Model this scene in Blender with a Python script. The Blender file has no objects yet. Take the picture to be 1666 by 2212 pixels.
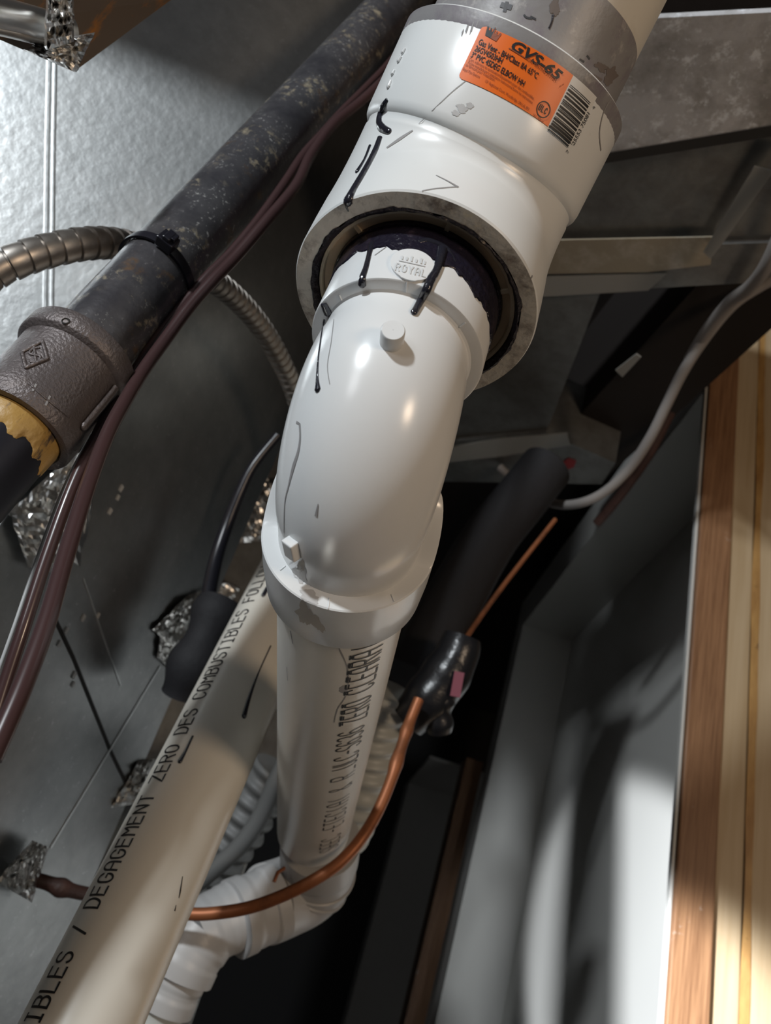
import bpy, bmesh, math, random
from mathutils import Vector, Matrix, noise
from mathutils.bvhtree import BVHTree

random.seed(7)
scene = bpy.context.scene
col = scene.collection

# ------------------------------------------------------------------ camera frame
F, CX, CY = 1700.0, 833.0, 1106.0            # focal length and centre in photo pixels (1666 x 2212)
UP = Vector((.281, -.833, .476)).normalized()        # zenith in (right, down, forward) camera axes
YF = Vector((-.110, .465, .879))
YF = (YF - UP * YF.dot(UP)).normalized()
XR = YF.cross(UP).normalized()
if XR.x < 0: XR = -XR
CAM = Vector((0, 0, 1.55))
def W(c):                                    # camera-axis vector to world direction
    c = Vector(c); return Vector((c.dot(XR), c.dot(YF), c.dot(UP)))
def P(c): return CAM + W(c)                  # camera-axis point to world point
def px(u, v, z): return P(((u - CX) / F * z, (v - CY) / F * z, z))
def ray(u, v): return W(((u - CX) / F, (v - CY) / F, 1)).normalized()
def on_plane(u, v, p0, n):
    d = W(((u - CX) / F, (v - CY) / F, 1)); return CAM + d * ((p0 - CAM).dot(n) / d.dot(n))

cam_d = bpy.data.cameras.new('camera'); cam = bpy.data.objects.new('camera', cam_d); col.objects.link(cam)
r, d, f = W((1, 0, 0)), W((0, 1, 0)), W((0, 0, 1))
cam.matrix_world = Matrix(((r.x, -d.x, -f.x, CAM.x), (r.y, -d.y, -f.y, CAM.y), (r.z, -d.z, -f.z, CAM.z), (0, 0, 0, 1)))
cam_d.sensor_fit = 'VERTICAL'; cam_d.sensor_height = 36.0; cam_d.lens = 36.0 * F / 2212.0
cam_d.clip_start = 0.01
cam_d.dof.use_dof = True; cam_d.dof.focus_distance = 0.335
cam_d.dof.aperture_fstop = cam_d.lens / 2.0   # entrance pupil about 2 mm
scene.camera = cam

# ------------------------------------------------------------------ light
scene.view_settings.view_transform = 'Standard'; scene.view_settings.look = 'None'
scene.view_settings.gamma = 1.0; scene.view_settings.use_curve_mapping = False
scene.view_settings.exposure = 0.0
world = bpy.data.worlds.new('world'); scene.world = world; world.use_nodes = True
world.node_tree.nodes['Background'].inputs[0].default_value = (.5, .5, .5, 1)
world.node_tree.nodes['Background'].inputs[1].default_value = 0.07
def area(name, loc, target, size, power, color):
    l = bpy.data.lights.new(name, 'AREA'); l.shape = 'DISK'; l.size = size; l.energy = power; l.color = color
    o = bpy.data.objects.new(name, l); col.objects.link(o); o.location = loc
    o.rotation_euler = (Vector(target) - Vector(loc)).to_track_quat('-Z', 'Y').to_euler(); return o
KEY = P((-.62, -1.50, -.75))
area('ceiling_lamp', KEY, P((0, 0, .4)), 0.13, 27.0, (.90, .96, 1.0))
area('room_lamp', P((.95, -.15, -.60)), P((.1, .1, .5)), .25, 4.8, (1.0, .76, .54))
area('fill_lamp', P((-1.1, -1.3, -1.4)), P((.3, .5, 1.0)), .6, 6.5, (.96, .97, 1.0))  # added soft fill toward the white wall, no such lamp is known
tl = bpy.data.lights.new('pool_spot', 'SPOT'); tl.energy = 330.0; tl.color = (.92, .96, 1.0); tl.spot_size = math.radians(21); tl.spot_blend = .30; tl.shadow_soft_size = .02  # added spot: its cone makes the pool of light on the white wall
to = bpy.data.objects.new('pool_spot', tl); col.objects.link(to); to.location = P((-.50, .20, -.30))
to.rotation_euler = (px(1405, 2225, 1.05) - to.location).to_track_quat('-Z', 'Y').to_euler()

# ------------------------------------------------------------------ materials
def mat(name, color, rough=.5, metal=0.0, spec=.5, var=None, var_scale=40, var_amt=.5, bump=0.0, bump_scale=200, coat=0.0, detail=6, stretch=None, sharp=None):
    m = bpy.data.materials.new(name); m.use_nodes = True; nt = m.node_tree; b = nt.nodes['Principled BSDF']
    b.inputs['Base Color'].default_value = (*color, 1); b.inputs['Roughness'].default_value = rough
    b.inputs['Metallic'].default_value = metal; b.inputs['Specular IOR Level'].default_value = spec
    b.inputs['Coat Weight'].default_value = coat
    tc = nt.nodes.new('ShaderNodeTexCoord'); mp = nt.nodes.new('ShaderNodeMapping')
    nt.links.new(tc.outputs['Object'], mp.inputs['Vector'])
    if stretch: mp.inputs['Scale'].default_value = stretch
    if var:
        n = nt.nodes.new('ShaderNodeTexNoise'); n.inputs['Scale'].default_value = var_scale; n.inputs['Detail'].default_value = detail
        n.inputs['Roughness'].default_value = .65
        nt.links.new(mp.outputs['Vector'], n.inputs['Vector'])
        cr = nt.nodes.new('ShaderNodeValToRGB'); lo, hi = sharp or (.35, .35 + .5 * (1.2 - var_amt))
        cr.color_ramp.elements[0].position = lo; cr.color_ramp.elements[1].position = hi
        cr.color_ramp.elements[0].color = (*color, 1); cr.color_ramp.elements[1].color = (*var, 1)
        nt.links.new(n.outputs['Fac'], cr.inputs['Fac']); nt.links.new(cr.outputs['Color'], b.inputs['Base Color'])
    if bump:
        n2 = nt.nodes.new('ShaderNodeTexNoise'); n2.inputs['Scale'].default_value = bump_scale; n2.inputs['Detail'].default_value = 4
        nt.links.new(mp.outputs['Vector'], n2.inputs['Vector'])
        bp = nt.nodes.new('ShaderNodeBump'); bp.inputs['Strength'].default_value = bump; bp.inputs['Distance'].default_value = .002
        nt.links.new(n2.outputs['Fac'], bp.inputs['Height']); nt.links.new(bp.outputs['Normal'], b.inputs['Normal'])
    return m
def speck(m, color, scale, lo, hi, detail=8, stretch=None, offset=(0, 0, 0), second=None):
    """lays patches of another colour over the base colour of a material"""
    nt = m.node_tree; b = nt.nodes['Principled BSDF']; src = b.inputs['Base Color']
    tc = nt.nodes.new('ShaderNodeTexCoord'); mp = nt.nodes.new('ShaderNodeMapping'); nt.links.new(tc.outputs['Object'], mp.inputs['Vector'])
    mp.inputs['Location'].default_value = offset
    if stretch: mp.inputs['Scale'].default_value = stretch
    n = nt.nodes.new('ShaderNodeTexNoise'); n.inputs['Scale'].default_value = scale; n.inputs['Detail'].default_value = detail; n.inputs['Roughness'].default_value = .7
    nt.links.new(mp.outputs['Vector'], n.inputs['Vector'])
    r = nt.nodes.new('ShaderNodeMapRange'); r.inputs['From Min'].default_value = lo; r.inputs['From Max'].default_value = hi
    nt.links.new(n.outputs['Fac'], r.inputs['Value'])
    fac = r.outputs['Result']
    if second:
        n2 = nt.nodes.new('ShaderNodeTexNoise'); n2.inputs['Scale'].default_value = second[0]; n2.inputs['Detail'].default_value = 3
        nt.links.new(mp.outputs['Vector'], n2.inputs['Vector'])
        r2 = nt.nodes.new('ShaderNodeMapRange'); r2.inputs['From Min'].default_value = second[1]; r2.inputs['From Max'].default_value = second[2]
        nt.links.new(n2.outputs['Fac'], r2.inputs['Value'])
        mu = nt.nodes.new('ShaderNodeMath'); mu.operation = 'MULTIPLY'; nt.links.new(fac, mu.inputs[0]); nt.links.new(r2.outputs['Result'], mu.inputs[1]); fac = mu.outputs[0]
    mix = nt.nodes.new('ShaderNodeMix'); mix.data_type = 'RGBA'
    nt.links.new(fac, mix.inputs['Factor'])
    if src.links: nt.links.new(src.links[0].from_socket, mix.inputs['A'])
    else: mix.inputs['A'].default_value = src.default_value
    mix.inputs['B'].default_value = (*color, 1)
    nt.links.new(mix.outputs['Result'], src); return m

M = {}
M['pvc'] = mat('white_pvc', (.80, .81, .81), .22, var=(.74, .75, .75), var_scale=9, var_amt=.3, bump=.03, bump_scale=60)
M['pvc_big'] = speck(mat('white_pvc_scuffed', (.80, .81, .80), .28, bump=.04, bump_scale=50), (.30, .29, .28), 26, .64, .80, second=(9, .55, .68))
M['pvc_cream'] = speck(mat('cream_pvc', (.74, .70, .62), .30, bump=.03, bump_scale=50), (.55, .50, .42), 14, .62, .8)
M['pvc_pipe'] = speck(mat('offwhite_pvc', (.76, .73, .67), .28, bump=.03, bump_scale=50), (.5, .47, .42), 18, .66, .85)
M['rim'] = speck(speck(mat('cut_pvc_rim', (.64, .60, .53), .55, bump=.25, bump_scale=300), (.20, .16, .13), 70, .50, .68), (.70, .64, .50), 120, .6, .7)
M['primer'] = speck(speck(mat('grey_primer', (.27, .26, .26), .42, bump=.1, bump_scale=200), (.20, .17, .20), 45, .46, .62, stretch=(1, 1, .4)), (.48, .45, .43), 90, .58, .7)
M['cement'] = speck(mat('dark_cement', (.014, .012, .022), .22, bump=.5, bump_scale=350, coat=.3), (.05, .035, .05), 120, .55, .7)
M['cement_dry'] = speck(mat('crusted_cement', (.02, .016, .022), .5, bump=.9, bump_scale=420), (.28, .23, .18), 160, .62, .72)
M['drip'] = mat('cement_drip', (.018, .018, .026), .14, coat=.6, bump=.25, bump_scale=500)
M['bushing'] = speck(mat('stained_bushing', (.50, .41, .29), .45, bump=.2, bump_scale=250), (.12, .09, .07), 60, .58, .75)
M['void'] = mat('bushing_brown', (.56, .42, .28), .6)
M['orange'] = speck(mat('orange_label', (.90, .17, .012), .42), (.85, .72, .62), 260, .70, .74)
M['paper'] = mat('white_label', (.80, .79, .76), .45)
M['ink'] = mat('black_ink', (.012, .011, .012), .5)
M['ink_grey'] = mat('grey_ink', (.05, .05, .055), .5)
M['ink_brown'] = mat('brown_ink', (.30, .07, .02), .5)
M['scratch'] = mat('scratch_grey', (.30, .29, .29), .6)
M['stain_dark'] = mat('dark_stain', (.17, .14, .125), .6)
M['relief_grey'] = mat('pvc_relief_shade', (.66, .67, .67), .3)  # white lettering greyed: shading of the relief put into its colour
M['stain'] = mat('brown_grime', (.42, .375, .33), .65)
M['smudge'] = mat('grey_smudge', (.50, .49, .48), .5)
iron = mat('black_iron_pipe', (.062, .060, .068), .30, metal=.35, var=(.14, .135, .14), var_scale=30, bump=.15, bump_scale=220)
speck(iron, (.42, .36, .26), 130, .54, .62, second=(24, .47, .57)); speck(iron, (.50, .49, .47), 380, .58, .64, second=(30, .40, .55))
M['iron'] = speck(iron, (.16, .10, .06), 40, .58, .68)
M['cast'] = speck(mat('cast_iron', (.135, .115, .113), .44, metal=.4, bump=.35, bump_scale=650), (.17, .14, .13), 40, .52, .7)
M['dope'] = speck(mat('mustard_pipe_dope', (.45, .27, .075), .45, bump=.5, bump_scale=120), (.07, .05, .04), 55, .54, .60, stretch=(1, 1, .3))
M['navy'] = speck(mat('dark_painted_pipe', (.016, .017, .026), .4, metal=.2), (.30, .27, .15), 55, .70, .73)
M['tie'] = mat('black_nylon', (.012, .012, .018), .3)
M['brown_cable'] = mat('brown_cable', (.058, .030, .030), .30, coat=.25)
M['white_wire'] = mat('pale_wire', (.55, .55, .54), .4)
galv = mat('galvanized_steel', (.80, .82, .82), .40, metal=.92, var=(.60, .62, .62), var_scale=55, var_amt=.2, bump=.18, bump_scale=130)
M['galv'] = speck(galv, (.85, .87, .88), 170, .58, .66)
M['galv_shaded'] = speck(mat('galvanized_shaded', (.42, .43, .43), .40, metal=.92, var=(.32, .33, .33), var_scale=55, var_amt=.2, bump=.12, bump_scale=130), (.55, .56, .57), 170, .60, .68)  # darker copy of the galvanized steel: shade put into the colour
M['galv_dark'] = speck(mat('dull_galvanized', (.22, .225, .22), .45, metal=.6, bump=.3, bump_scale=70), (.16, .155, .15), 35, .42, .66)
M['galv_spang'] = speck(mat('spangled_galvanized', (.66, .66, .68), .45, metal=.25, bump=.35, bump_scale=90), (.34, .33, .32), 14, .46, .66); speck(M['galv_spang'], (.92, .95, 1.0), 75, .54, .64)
M['brown_steel'] = speck(mat('brown_steel_painted_gleam', (.20, .155, .12), .35, metal=.4, bump=.1, bump_scale=40), (.60, .24, .05), 14, .54, .66, stretch=(1, 4, 1))  # orange streaks are a warm reflection painted into the steel colour
M['foil'] = mat('aluminium_foil', (.88, .87, .85), .30, metal=1.0, bump=.12, bump_scale=60)
M['conduit'] = mat('steel_conduit', (.42, .385, .35), .40, metal=.9, var=(.30, .27, .245), var_scale=80)
M['tape_tan'] = speck(mat('tan_tape', (.40, .34, .25), .4, metal=.3, bump=.3, bump_scale=40), (.55, .50, .42), 30, .5, .7)
M['tape_grey'] = mat('grey_tape', (.34, .335, .31), .5, bump=.2, bump_scale=60)
M['red'] = mat('red_marker', (.30, .012, .015), .5)
M['seam'] = mat('dark_seam', (.03, .028, .026), .7)
M['rubber'] = mat('black_foam', (.014, .0135, .016), .75, bump=.3, bump_scale=150)
M['blackgloss'] = mat('black_wrap_tape', (.012, .012, .014), .3, bump=.5, bump_scale=90)
M['pink'] = mat('pink_label', (.22, .06, .09), .5)
M['copper'] = speck(mat('copper_tube', (.36, .13, .055), .48, metal=.45), (.18, .07, .035), 30, .52, .7)
M['rust'] = mat('rusty_pipe', (.045, .022, .018), .6, var=(.08, .036, .028), var_scale=60, bump=.5, bump_scale=200)
M['grey_cable'] = mat('grey_cable', (.30, .275, .26), .5)
M['hose'] = mat('white_corrugated_hose', (.52, .53, .50), .4)
M['hose_grey'] = mat('grey_hose', (.16, .16, .155), .5)
M['white_fit'] = speck(mat('white_fitting', (.50, .495, .49), .4), (.40, .36, .32), 30, .66, .8)
M['paint'] = mat('white_wall_paint', (.60, .595, .57), .55, bump=.05, bump_scale=300)
M['wall_dark'] = mat('dark_back_wall', (.014, .013, .013), .9)  # near-black: the darkness of the unlit depth is put into the colour
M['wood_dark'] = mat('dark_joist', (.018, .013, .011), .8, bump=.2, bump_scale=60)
def wood(name, c1, c2, scale, stretch, rough=.5):
    m = mat(name, c1, rough, var=c2, var_scale=scale, var_amt=.6, stretch=stretch, bump=.15, bump_scale=scale, detail=8, sharp=(.38, .66)); return m
M['oak'] = speck(wood('oak_trim', (.34, .18, .090), (.19, .090, .042), 420, (1, 1, .03)), (.60, .54, .48), 30, .64, .72, stretch=(1, 1, .6))
pine = wood('pine_stud', (.56, .43, .275), (.46, .33, .19), 60, (1, 1, .05))
M['pine'] = speck(pine, (.30, .15, .05), 38, .70, .78, stretch=(1, 1, .35))
M['resin'] = speck(wood('pine_resin_edge', (.50, .29, .10), (.32, .16, .05), 60, (1, 1, .25)), (.10, .045, .015), 40, .62, .7)

# ------------------------------------------------------------------ object helpers
def thing(name, label, cat, loc, group=None):
    o = bpy.data.objects.new(name, None); o.empty_display_size = .02; col.objects.link(o); o.location = loc
    o['label'] = label; o['category'] = cat
    if group: o['group'] = group
    return o
def wloc(o):
    v = Vector((0, 0, 0))
    while o: v = v + o.location; o = o.parent
    return v
def mk(name, verts, faces, m, parent=None, smooth=True, label=None, cat=None, kind=None, group=None, bev=0):
    """one mesh object; verts in world space, origin at the mean of the mesh"""
    me = bpy.data.meshes.new(name); n = len(verts)
    c = sum((Vector(v) for v in verts), Vector()) / max(1, n)
    me.from_pydata([tuple(Vector(v) - c) for v in verts], [], faces)
    bm = bmesh.new(); bm.from_mesh(me); bmesh.ops.recalc_face_normals(bm, faces=bm.faces); bm.to_mesh(me); bm.free()
    me.materials.append(m if not isinstance(m, str) else M[m])
    if smooth:
        for p in me.polygons: p.use_smooth = True
        me.set_sharp_from_angle(angle=math.radians(38))
    o = bpy.data.objects.new(name, me); col.objects.link(o)
    if parent: o.parent = parent; o.location = c - wloc(parent)
    else: o.location = c
    if label: o['label'] = label
    if cat: o['category'] = cat
    if kind: o['kind'] = kind
    if group: o['group'] = group
    if bev:
        b = o.modifiers.new('bevel', 'BEVEL'); b.width = bev; b.segments = 2; b.limit_method = 'ANGLE'
    return o
def frame(t, hint=None):
    t = Vector(t).normalized(); h = Vector(hint) if hint else (Vector((0, 0, 1)) if abs(t.z) < .9 else Vector((1, 0, 0)))
    x = (h - t * h.dot(t)).normalized(); return x, t.cross(x)
def rings(rs, seg=64, cap=(False, False)):
    """rs: list of (centre, x, y, radius or fn(angle)->radius, shift fn or None)"""
    v, fc = [], []
    for c, x, y, r in rs:
        for k in range(seg):
            a = 2 * math.pi * k / seg; rr = r(a) if callable(r) else r
            v.append(c + (x * math.cos(a) + y * math.sin(a)) * rr)
    for i in range(len(rs) - 1):
        for k in range(seg):
            a, b = i * seg + k, i * seg + (k + 1) % seg; fc.append((a, b, b + seg, a + seg))
    if cap[0]: fc.append(tuple(range(seg)))
    if cap[1]: fc.append(tuple(range((len(rs) - 1) * seg, len(rs) * seg)))
    return v, fc
def lathe(o, ax, prof, seg=64, cap=(False, False), hint=None):
    x, y = frame(ax, hint); ax = Vector(ax).normalized()
    return rings([(o + ax * s, x, y, r) for s, r in prof], seg, cap)
def spline(pts, n=12):
    pts = [Vector(p) for p in pts]; out = []
    for i in range(len(pts) - 1):
        p0 = pts[max(i - 1, 0)]; p1 = pts[i]; p2 = pts[i + 1]; p3 = pts[min(i + 2, len(pts) - 1)]
        for k in range(n):
            t = k / n
            out.append(.5 * ((2 * p1) + (p2 - p0) * t + (2 * p0 - 5 * p1 + 4 * p2 - p3) * t * t + (3 * p1 - p0 - 3 * p2 + p3) * t ** 3))
    out.append(pts[-1]); return out
def tube(path, rad, seg=16, cap=True, hint=None):
    """rad: number or fn(arc length, total)->radius"""
    n = len(path); L = [0.0]
    for i in range(1, n): L.append(L[-1] + (path[i] - path[i - 1]).length)
    t0 = (path[1] - path[0]).normalized(); x, y = frame(t0, hint); rs = []
    for i in range(n):
        t = (path[min(i + 1, n - 1)] - path[max(i - 1, 0)]).normalized()
        x = (x - t * x.dot(t)).normalized(); y = t.cross(x)
        rs.append((path[i], x.copy(), y.copy(), rad(L[i], L[-1]) if callable(rad) else rad))
    return rings(rs, seg, (cap, cap))
def join(*ms):
    V, Fc = [], []
    for v, fc in ms:
        b = len(V); V += list(v); Fc += [tuple(i + b for i in q) for q in fc]
    return V, Fc
def box(c, x, y, z, hx, hy, hz):
    v = [c + x * hx * a + y * hy * b + z * hz * g for a in (-1, 1) for b in (-1, 1) for g in (-1, 1)]
    return v, [(0, 1, 3, 2), (4, 6, 7, 5), (0, 4, 5, 1), (2, 3, 7, 6), (0, 2, 6, 4), (1, 5, 7, 3)]
def abox(x0, x1, y0, y1, z0, z1):
    return box(Vector(((x0 + x1) / 2, (y0 + y1) / 2, (z0 + z1) / 2)), Vector((1, 0, 0)), Vector((0, 1, 0)), Vector((0, 0, 1)), (x1 - x0) / 2, (y1 - y0) / 2, (z1 - z0) / 2)
def bvh_of(*ms):
    v, fc = join(*ms); return BVHTree.FromPolygons([tuple(p) for p in v], fc)
def hit(b, u, v):
    p, n, i, dd = b.ray_cast(CAM, ray(u, v))
    if p is None:
        p, n, i, dd = b.find_nearest(CAM + ray(u, v) * .4)
    if n.dot(p - CAM) > 0: n = -n
    return p, n
def drip(b, pts, w, n=8, lift=.25):
    """raised bead of liquid on a surface along a line of photo pixels; w: list of radii in metres"""
    q = spline([Vector((a, c, 0)) for a, c in pts], n); path = []; nr = []
    for s in q:
        p, nn = hit(b, s.x, s.y); path.append(p + nn * w[0] * lift); nr.append(nn)
    w = [q_ * .84 for q_ in w]
    m = len(path); ws = [w[min(int(i / (m - 1) * (len(w) - 1)), len(w) - 2)] * (1 - (i / (m - 1) * (len(w) - 1) - min(int(i / (m - 1) * (len(w) - 1)), len(w) - 2))) +
                         w[min(int(i / (m - 1) * (len(w) - 1)), len(w) - 2) + 1] * (i / (m - 1) * (len(w) - 1) - min(int(i / (m - 1) * (len(w) - 1)), len(w) - 2)) for i in range(m)]
    rs = []
    for i in range(m):
        t = (path[min(i + 1, m - 1)] - path[max(i - 1, 0)]).normalized(); y = (nr[i] - t * nr[i].dot(t)).normalized(); x = y.cross(t)
        rs.append((path[i], x, y * .75, ws[i]))
    t = (path[-1] - path[-2]).normalized(); rs.append((path[-1] + t * ws[-1] * .6, rs[-1][1], rs[-1][2], ws[-1] * .6)); rs.append((path[-1] + t * ws[-1] * .85, rs[-1][1], rs[-1][2], ws[-1] * .1))
    return rings(rs, 12, (True, True))
def mark(b, pts, width, off=.0002, n=4):
    """flat mark on a surface along photo pixels; width in metres (number or list)"""
    q = spline([Vector((a, c, 0)) for a, c in pts], n); V, Fc = [], []; m = len(q)
    ps = [hit(b, s.x, s.y) for s in q]
    for i in range(m):
        t = (ps[min(i + 1, m - 1)][0] - ps[max(i - 1, 0)][0]).normalized(); sd = ps[i][1].cross(t).normalized()
        if isinstance(width, (list, tuple)):
            g = i / (m - 1) * (len(width) - 1); k = min(int(g), len(width) - 2); w = width[k] * (1 - g + k) + width[k + 1] * (g - k)
        else: w = width
        c = ps[i][0] + ps[i][1] * off; V += [c + sd * w / 2, c - sd * w / 2]
    return V, [(2 * i, 2 * i + 1, 2 * i + 3, 2 * i + 2) for i in range(m - 1)]
def blotch(b, u, v, ru, rv, off=.00015, seed=0, rot=0, wob=.35):
    """flat irregular patch on a surface around a photo pixel"""
    V, Fc = [], []; R, S = 5, 36
    for i in range(R + 1):
        for k in range(S):
            a = 2 * math.pi * k / S; w = 1 + wob * (noise.noise(Vector((math.cos(a) * 1.5, math.sin(a) * 1.5, seed))) * 1.6 + noise.noise(Vector((math.cos(a) * 4, math.sin(a) * 4, seed + 3))) * .8)
            x, y = math.cos(a) * ru * w * i / R, math.sin(a) * rv * w * i / R
            p, n = hit(b, u + x * math.cos(rot) - y * math.sin(rot), v + x * math.sin(rot) + y * math.cos(rot)); V.append(p + n * off)
    for i in range(R):
        for k in range(S):
            Fc.append((i * S + k, i * S + (k + 1) % S, (i + 1) * S + (k + 1) % S, (i + 1) * S + k))
    return V, Fc

# single-stroke letters: polylines in a box 0..0.62 wide, 0..1 high
def arc(cx, cy, rx, ry, a0, a1, n=10): return [(cx + rx * math.cos(math.radians(a0 + (a1 - a0) * k / n)), cy + ry * math.sin(math.radians(a0 + (a1 - a0) * k / n))) for k in range(n + 1)]
O_ = arc(.31, .66, .31, .34, 0, 180) + arc(.31, .34, .31, .34, 180, 360) + [(.62, .66)]
GL = {
 'D': [[(0, 0), (0, 1), (.3, 1)] + arc(.3, .5, .32, .5, 90, -90, 12) + [(0, 0)]], 'E': [[(.6, 0), (0, 0), (0, 1), (.6, 1)], [(0, .5), (.5, .5)]],
 'F': [[(0, 0), (0, 1), (.6, 1)], [(0, .5), (.5, .5)]], 'G': [arc(.31, .66, .31, .34, 15, 180) + arc(.31, .34, .31, .34, 180, 360) + [(.62, .45), (.36, .45)]],
 'A': [[(0, 0), (0, .6)] + arc(.31, .6, .31, .4, 180, 0) + [(.62, 0)], [(0, .42), (.62, .42)]], 'M': [[(0, 0), (0, 1), (.31, .5), (.62, 1), (.62, 0)]],
 'N': [[(0, 0), (0, 1), (.62, 0), (.62, 1)]], 'T': [[(0, 1), (.62, 1)], [(.31, 1), (.31, 0)]], 'Z': [[(0, 1), (.62, 1), (0, 0), (.62, 0)]],
 'R': [[(0, 0), (0, 1), (.36, 1)] + arc(.36, .75, .26, .25, 90, -90) + [(0, .5)], [(.3, .5), (.62, 0)]], 'O': [O_], 'S': [arc(.31, .75, .31, .25, 20, 270) + arc(.31, .25, .31, .25, 90, -160)],
 'C': [arc(.31, .68, .31, .32, 20, 180) + arc(.31, .32, .31, .32, 180, 340)], 'B': [[(0, 0), (0, 1), (.34, 1)] + arc(.34, .76, .24, .24, 90, -90) + [(0, .52)], [(.34, .52)] + arc(.34, .26, .28, .26, 90, -90) + [(0, 0)]],
 'U': [[(0, 1), (0, .3)] + arc(.31, .3, .31, .3, 180, 360) + [(.62, 1)]], 'I': [[(.31, 0), (.31, 1)], [(.12, 0), (.5, 0)], [(.12, 1), (.5, 1)]], 'L': [[(0, 1), (0, 0), (.6, 0)]],
 'W': [[(0, 1), (.14, 0), (.31, .6), (.48, 0), (.62, 1)]], 'V': [[(0, 1), (.31, 0), (.62, 1)]], 'Y': [[(0, 1), (.31, .5), (.62, 1)], [(.31, .5), (.31, 0)]], '/': [[(.08, -.05), (.54, 1.05)]], '-': [[(.08, .5), (.54, .5)]],
 '6': [arc(.31, .7, .28, .3, 30, 180) + [(.03, .3)] + arc(.31, .3, .28, .28, 180, 540, 16)], '3': [arc(.28, .75, .3, .25, 150, -80) + arc(.28, .27, .32, .27, 80, -150)],
 '(': [arc(.5, .5, .3, .55, 120, 240)], '&': [[(.6, 0), (.1, .7)] + arc(.27, .8, .17, .2, 190, -20) + [(.05, .35)] + arc(.25, .22, .22, .22, 150, 350)], '_': [[(.05, .02), (.55, .02)]],
 '|': [[(.31, 0), (.31, 1)]], '7': [[(0, 1), (.62, 1), (.2, 0)]], '5': [[(.58, 1), (.06, 1), (.06, .58), (.3, .6)] + arc(.3, .3, .3, .3, 80, -150)],
}
def strokes(text, pitch, size, width, fn, wscale=1.0, shear=0.0, y0=0.0):
    """ribbons for a line of stroke letters; fn(x, y) -> (point, normal)"""
    V, Fc = [], []
    for ci, ch in enumerate(text):
        for pl in GL.get(ch, []):
            pts = []
            for a, b_ in zip(pl, pl[1:]):
                n = max(1, int(math.hypot(b_[0] - a[0], b_[1] - a[1]) / .16))
                pts += [(a[0] + (b_[0] - a[0]) * k / n, a[1] + (b_[1] - a[1]) * k / n) for k in range(n)]
            pts.append(pl[-1])
            ps = [fn(ci * pitch + (x * wscale + y * shear) * size, y0 + y * size) for x, y in pts]; m = len(ps); base = len(V)
            for i in range(m):
                t = (ps[min(i + 1, m - 1)][0] - ps[max(i - 1, 0)][0])
                if t.length < 1e-9: t = Vector((1, 0, 0))
                t.normalize(); sd = ps[i][1].cross(t).normalized(); e = t * (width * .4 if i == m - 1 else (-width * .4 if i == 0 else 0))
                V += [ps[i][0] + sd * width / 2 + e, ps[i][0] - sd * width / 2 + e]
            Fc += [(base + 2 * i, base + 2 * i + 1, base + 2 * i + 3, base + 2 * i + 2) for i in range(m - 1)]
    return V, Fc
def text2d(body, size, bold=0.0, shear=0.0):
    cu = bpy.data.curves.new('t', 'FONT'); cu.body = body; cu.size = size; cu.offset = bold; cu.shear = shear; cu.resolution_u = 3
    o = bpy.data.objects.new('t', cu); col.objects.link(o); bpy.context.view_layer.update()
    me = bpy.data.meshes.new_from_object(o.evaluated_get(bpy.context.evaluated_depsgraph_get()))
    bm = bmesh.new(); bm.from_mesh(me)
    for _ in range(2):
        es = [e for e in bm.edges if e.calc_length() > .0022]
        if es: bmesh.ops.subdivide_edges(bm, edges=es, cuts=1); bmesh.ops.triangulate(bm, faces=bm.faces)
    v = [(q.co.x, q.co.y) for q in bm.verts]; bm.verts.index_update(); fc = [tuple(q.index for q in p.verts) for p in bm.faces]
    bm.free(); bpy.data.objects.remove(o); bpy.data.curves.remove(cu); bpy.data.meshes.remove(me)
    return v, fc
def crumple(u0, v0, corners, depth_fn, name, parent, amp=.006, n=26, m='foil', seed=0, **kw):
    """crinkled sheet filling a four-cornered patch of photo pixels at given depths, with some thickness to its folds"""
    V, Fc = [], []
    for j in range(n + 1):
        for i in range(n + 1):
            s, t = i / n, j / n; (a, b, c, e) = corners
            s2 = s + .05 * noise.noise(Vector((s * 5, t * 5, seed + 9)))
            x = (a[0] * (1 - s2) + b[0] * s2) * (1 - t) + (e[0] * (1 - s2) + c[0] * s2) * t; y = (a[1] * (1 - s2) + b[1] * s2) * (1 - t) + (e[1] * (1 - s2) + c[1] * s2) * t
            z = depth_fn(x, y); q = px(x, y, z)
            h = abs(noise.noise(Vector((s * 4, t * 4, seed)))) + .6 * abs(noise.noise(Vector((s * 9, t * 9, seed + 5))) ) + .35 * abs(noise.noise(Vector((s * 19, t * 19, seed + 2))))
            edge = min(s, 1 - s, t, 1 - t) * 8
            V.append(q - ray(x, y) * amp * h * min(1, .35 + edge))
    for j in range(n):
        for i in range(n):
            k = j * (n + 1) + i; Fc.append((k, k + 1, k + n + 2, k + n + 1))
    return mk(name, V, Fc, m, parent, smooth=False, **kw)

# ------------------------------------------------------------------ the setting
Zw = lambda h: CAM.z + h
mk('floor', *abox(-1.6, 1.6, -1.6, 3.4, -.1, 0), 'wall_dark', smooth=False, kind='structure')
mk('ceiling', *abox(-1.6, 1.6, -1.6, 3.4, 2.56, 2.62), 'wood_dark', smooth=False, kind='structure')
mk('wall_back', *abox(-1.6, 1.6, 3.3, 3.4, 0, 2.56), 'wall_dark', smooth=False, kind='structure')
mk('wall_left', *abox(-1.6, -1.5, -1.6, 3.3, 0, 2.56), 'wall_dark', smooth=False, kind='structure')
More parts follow.
